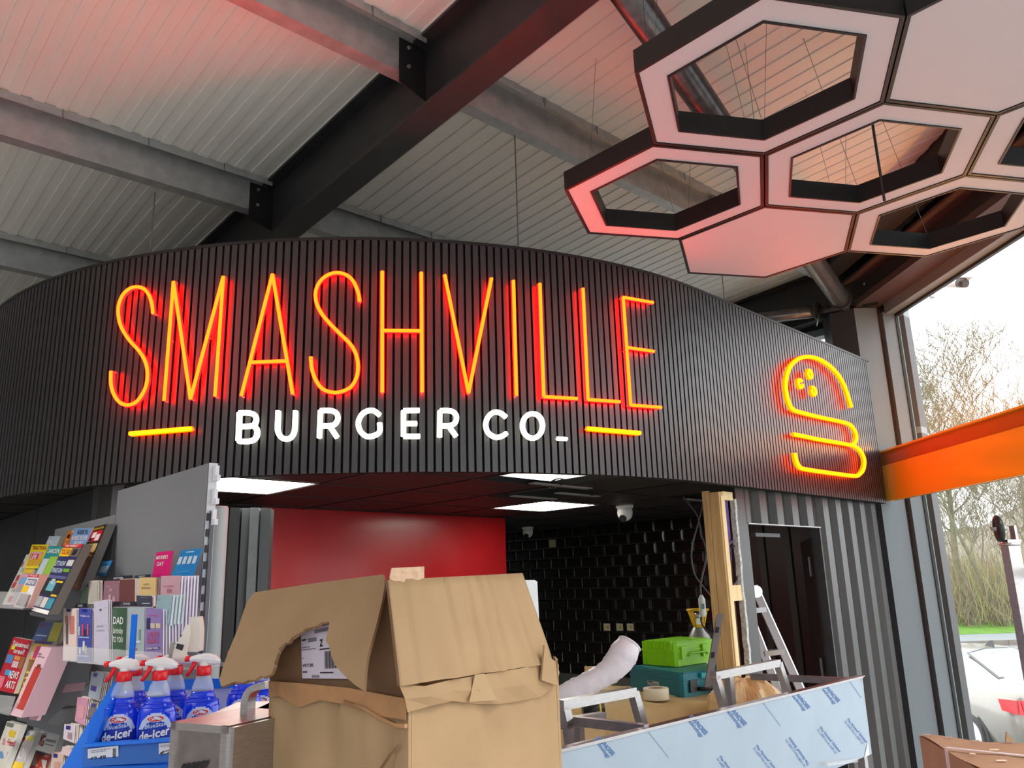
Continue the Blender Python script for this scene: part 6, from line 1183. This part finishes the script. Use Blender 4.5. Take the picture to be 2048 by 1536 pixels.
# saloon car
def car():
    O = SP(2048, 1413, 11.3); hd = dirv(-4); lf = V((-hd.y, hd.x, 0)) # heading, left side
    base = V((O.x, O.y, ZG)); 
    t = thing('saloon_car', 'pale silver saloon car parked outside, seen from the rear left', 'car', base+hd*2.2)
    # stations: x from rear, half widths and heights of the section points
    M_P = mat('car_paint', srgb(150, 146, 136), .22, .35, coat=.8); M_WG = mat('car_glass', srgb(150, 190, 196), .05, coat=.8); M_WK = mat('car_trim', (.05, .055, .06), .3)
    hwid = .90
    def sec(x, zs):                          # zs: sill, bumper mid, shoulder, belt, glass top/roof side, roof centre; widths
        return zs
    ST = [ # x, [(y,z)...] 9 points from sill to roof centre
     (0.00, [(.60, .32), (.72, .42), (.76, .62), (.74, .80), (.70, .98), (.60, 1.02), (.45, 1.03), (.22, 1.035), (0, 1.04)]),
     (0.12, [(.74, .26), (.84, .42), (.86, .62), (.84, .82), (.76, 1.00), (.64, 1.04), (.48, 1.05), (.24, 1.055), (0, 1.06)]),
     (0.42, [(.80, .24), (.88, .42), (.90, .66), (.87, .86), (.78, 1.02), (.68, 1.06), (.52, 1.07), (.26, 1.075), (0, 1.08)]),
     (0.62, [(.82, .24), (.89, .42), (.905, .66), (.88, .88), (.79, 1.03), (.70, 1.08), (.60, 1.11), (.30, 1.12), (0, 1.125)]),
     (1.15, [(.83, .24), (.90, .42), (.91, .68), (.885, .90), (.80, 1.02), (.70, 1.18), (.60, 1.32), (.30, 1.36), (0, 1.37)]),
     (1.55, [(.83, .22), (.90, .42), (.91, .68), (.885, .91), (.81, 1.02), (.70, 1.24), (.60, 1.40), (.30, 1.445), (0, 1.45)]),
     (2.10, [(.83, .20), (.90, .42), (.91, .68), (.885, .91), (.81, 1.01), (.70, 1.26), (.60, 1.43), (.30, 1.47), (0, 1.475)]),
     (2.80, [(.83, .20), (.90, .42), (.91, .66), (.88, .88), (.81, .98), (.71, 1.22), (.60, 1.40), (.30, 1.45), (0, 1.455)]),
     (3.45, [(.83, .22), (.89, .42), (.90, .64), (.87, .84), (.80, .94), (.76, 1.0), (.68, 1.03), (.34, 1.06), (0, 1.07)]),
     (4.20, [(.78, .24), (.86, .42), (.87, .60), (.82, .74), (.74, .82), (.66, .86), (.50, .89), (.25, .91), (0, .92)]),
     (4.55, [(.60, .30), (.70, .42), (.70, .56), (.66, .66), (.58, .72), (.50, .75), (.38, .77), (.19, .78), (0, .78)])]
    def W(x, y, z): return base+hd*x+lf*(y-.78)*1+V((0, 0, z)) if False else base+hd*x+lf*(y-.74)+V((0, 0, z))
    bm_ = MB(); pts = [[p for p in s[1]]+[(-y, z) for y, z in reversed(s[1][:-1])] for s in ST]; n = len(pts[0])
    glassm = MB()
    for i in range(len(ST)-1):
        for j in range(n-1):
            q = [W(ST[i][0], *pts[i][j]), W(ST[i+1][0], *pts[i+1][j]), W(ST[i+1][0], *pts[i+1][j+1]), W(ST[i][0], *pts[i][j+1])]
            x0 = ST[i][0]; jj = min(j, n-2-j); m = M_P; bm_.poly(q, m, True)
    bm_.poly([W(0, *p) for p in pts[0]], M_P)
    body = bm_.build('body', t); bm = bmesh.new(); bm.from_mesh(body.data); bmesh.ops.remove_doubles(bm, verts=bm.verts, dist=.002); bmesh.ops.recalc_face_normals(bm, faces=bm.faces); bm.to_mesh(body.data); bm.free()
    sm_ = body.modifiers.new('s', 'SUBSURF'); sm_.levels = 2; sm_.render_levels = 2
    def pane(P, nm, m=M_WG, rim=True, lift=.012):
        P = [W(*p) for p in P]; c_ = sum(P, V((0, 0, 0)))/len(P); nn = (P[1]-P[0]).cross(P[2]-P[0]).normalized(); nn = nn if nn.dot(V((0, 0, CZ))-c_) > 0 else -nn
        if rim: mb = MB(); mb.prism([c_+(p-c_)*1.07+nn*lift for p in P], nn*.002, M_WK); mb.build('window_trim', t)
        mb = MB(); mb.prism([p+nn*(lift+.003) for p in P], nn*.002, m); return mb.build(nm, t)
    pane([(.68, .56, 1.115), (1.40, .50, 1.375), (1.44, .2, 1.425), (1.44, -.2, 1.425), (1.40, -.50, 1.375), (.68, -.56, 1.115), (.64, 0, 1.125)], 'rear_window', lift=.022)
    pane([(1.18, .795, 1.04), (1.36, .715, 1.19), (1.62, .66, 1.32), (2.3, .655, 1.36), (2.3, .80, 1.03)], 'side_window', lift=.016)
    pane([(2.36, .80, 1.03), (2.36, .655, 1.36), (2.9, .67, 1.32), (3.2, .80, 1.0)], 'side_window', lift=.016)
    # wheels, lamps, aerial, arch
    for x in (.98, 3.6):
        for s_ in (1, -1):
            c_ = W(x, s_*.80, .32); mb = MB(); mb.cyl(c_-lf*.1*s_, lf*s_, .365, .20, M_BLK, 28); mb.build('wheel_arch', t); mb = MB(); mb.tube([c_+lf*.06*s_+(hd*math.cos(k/24*6.283)+V((0, 0, 1))*math.sin(k/24*6.283))*.262 for k in range(25)], .065, M_BLK, 8); ty = mb.build('tyre', t)
            mb = MB(); mb.cyl(c_+lf*.10*s_, lf*s_, .21, .012, M_WHITE, 20); mb.build('wheel_cover', ty)
    M_TL = mat('tail_red', (.62, .01, .02), .12, coat=.8); 
    for s_ in (1, -1):
        mb = MB(); mb.prism([W(-.012, s_*.80, .93), W(-.012, s_*.36, .93), W(-.012, s_*.40, .76), W(-.012, s_*.76, .74)], -hd*.03, M_TL); mb.prism([W(-.03, s_*.835, .93), W(.26, s_*.895, .92), W(.20, s_*.90, .78), W(-.02, s_*.84, .75)], lf*.02*s_, M_TL); mb.prism([W(-.04, s_*.835, .93), W(-.02, s_*.76, .93), W(-.02, s_*.74, .74), W(-.03, s_*.84, .75)], -hd*.006, M_TL); tl = mb.build('tail_lamp', t)
        mb = MB(); mb.prism([W(-.048, s_*.70, .905), W(-.048, s_*.46, .905), W(-.048, s_*.46, .865), W(-.048, s_*.68, .865)], -hd*.004, emat('amber_lamp', (2.2, 1.1, .1))); mb.build('indicator', tl)
        mb = MB(); mb.prism([W(-.048, s_*.66, .85), W(-.048, s_*.44, .85), W(-.048, s_*.46, .80), W(-.048, s_*.62, .80)], -hd*.004, M_WHITE); mb.build('reversing_lamp', tl)
    mb = MB(); mb.prism([W(1.52, 0, 1.455), W(1.72, 0, 1.47), W(1.56, 0, 1.56), W(1.53, 0, 1.56)], lf*.03, M_WK); mb.build('aerial_fin', t)
    mb = MB(); mb.prism([W(-.02, .26, .86), W(-.02, -.26, .86), W(-.02, -.26, .75), W(-.02, .26, .75)], -hd*.01, pm((226, 200, 60))); mb.build('number_plate', t)
    mb = MB(); mb.prism([W(-.02, .8, .55), W(-.02, -.8, .55), W(-.01, -.78, .36), W(-.01, .78, .36)], -hd*.03, M_P); mb.build('bumper', t)
car()
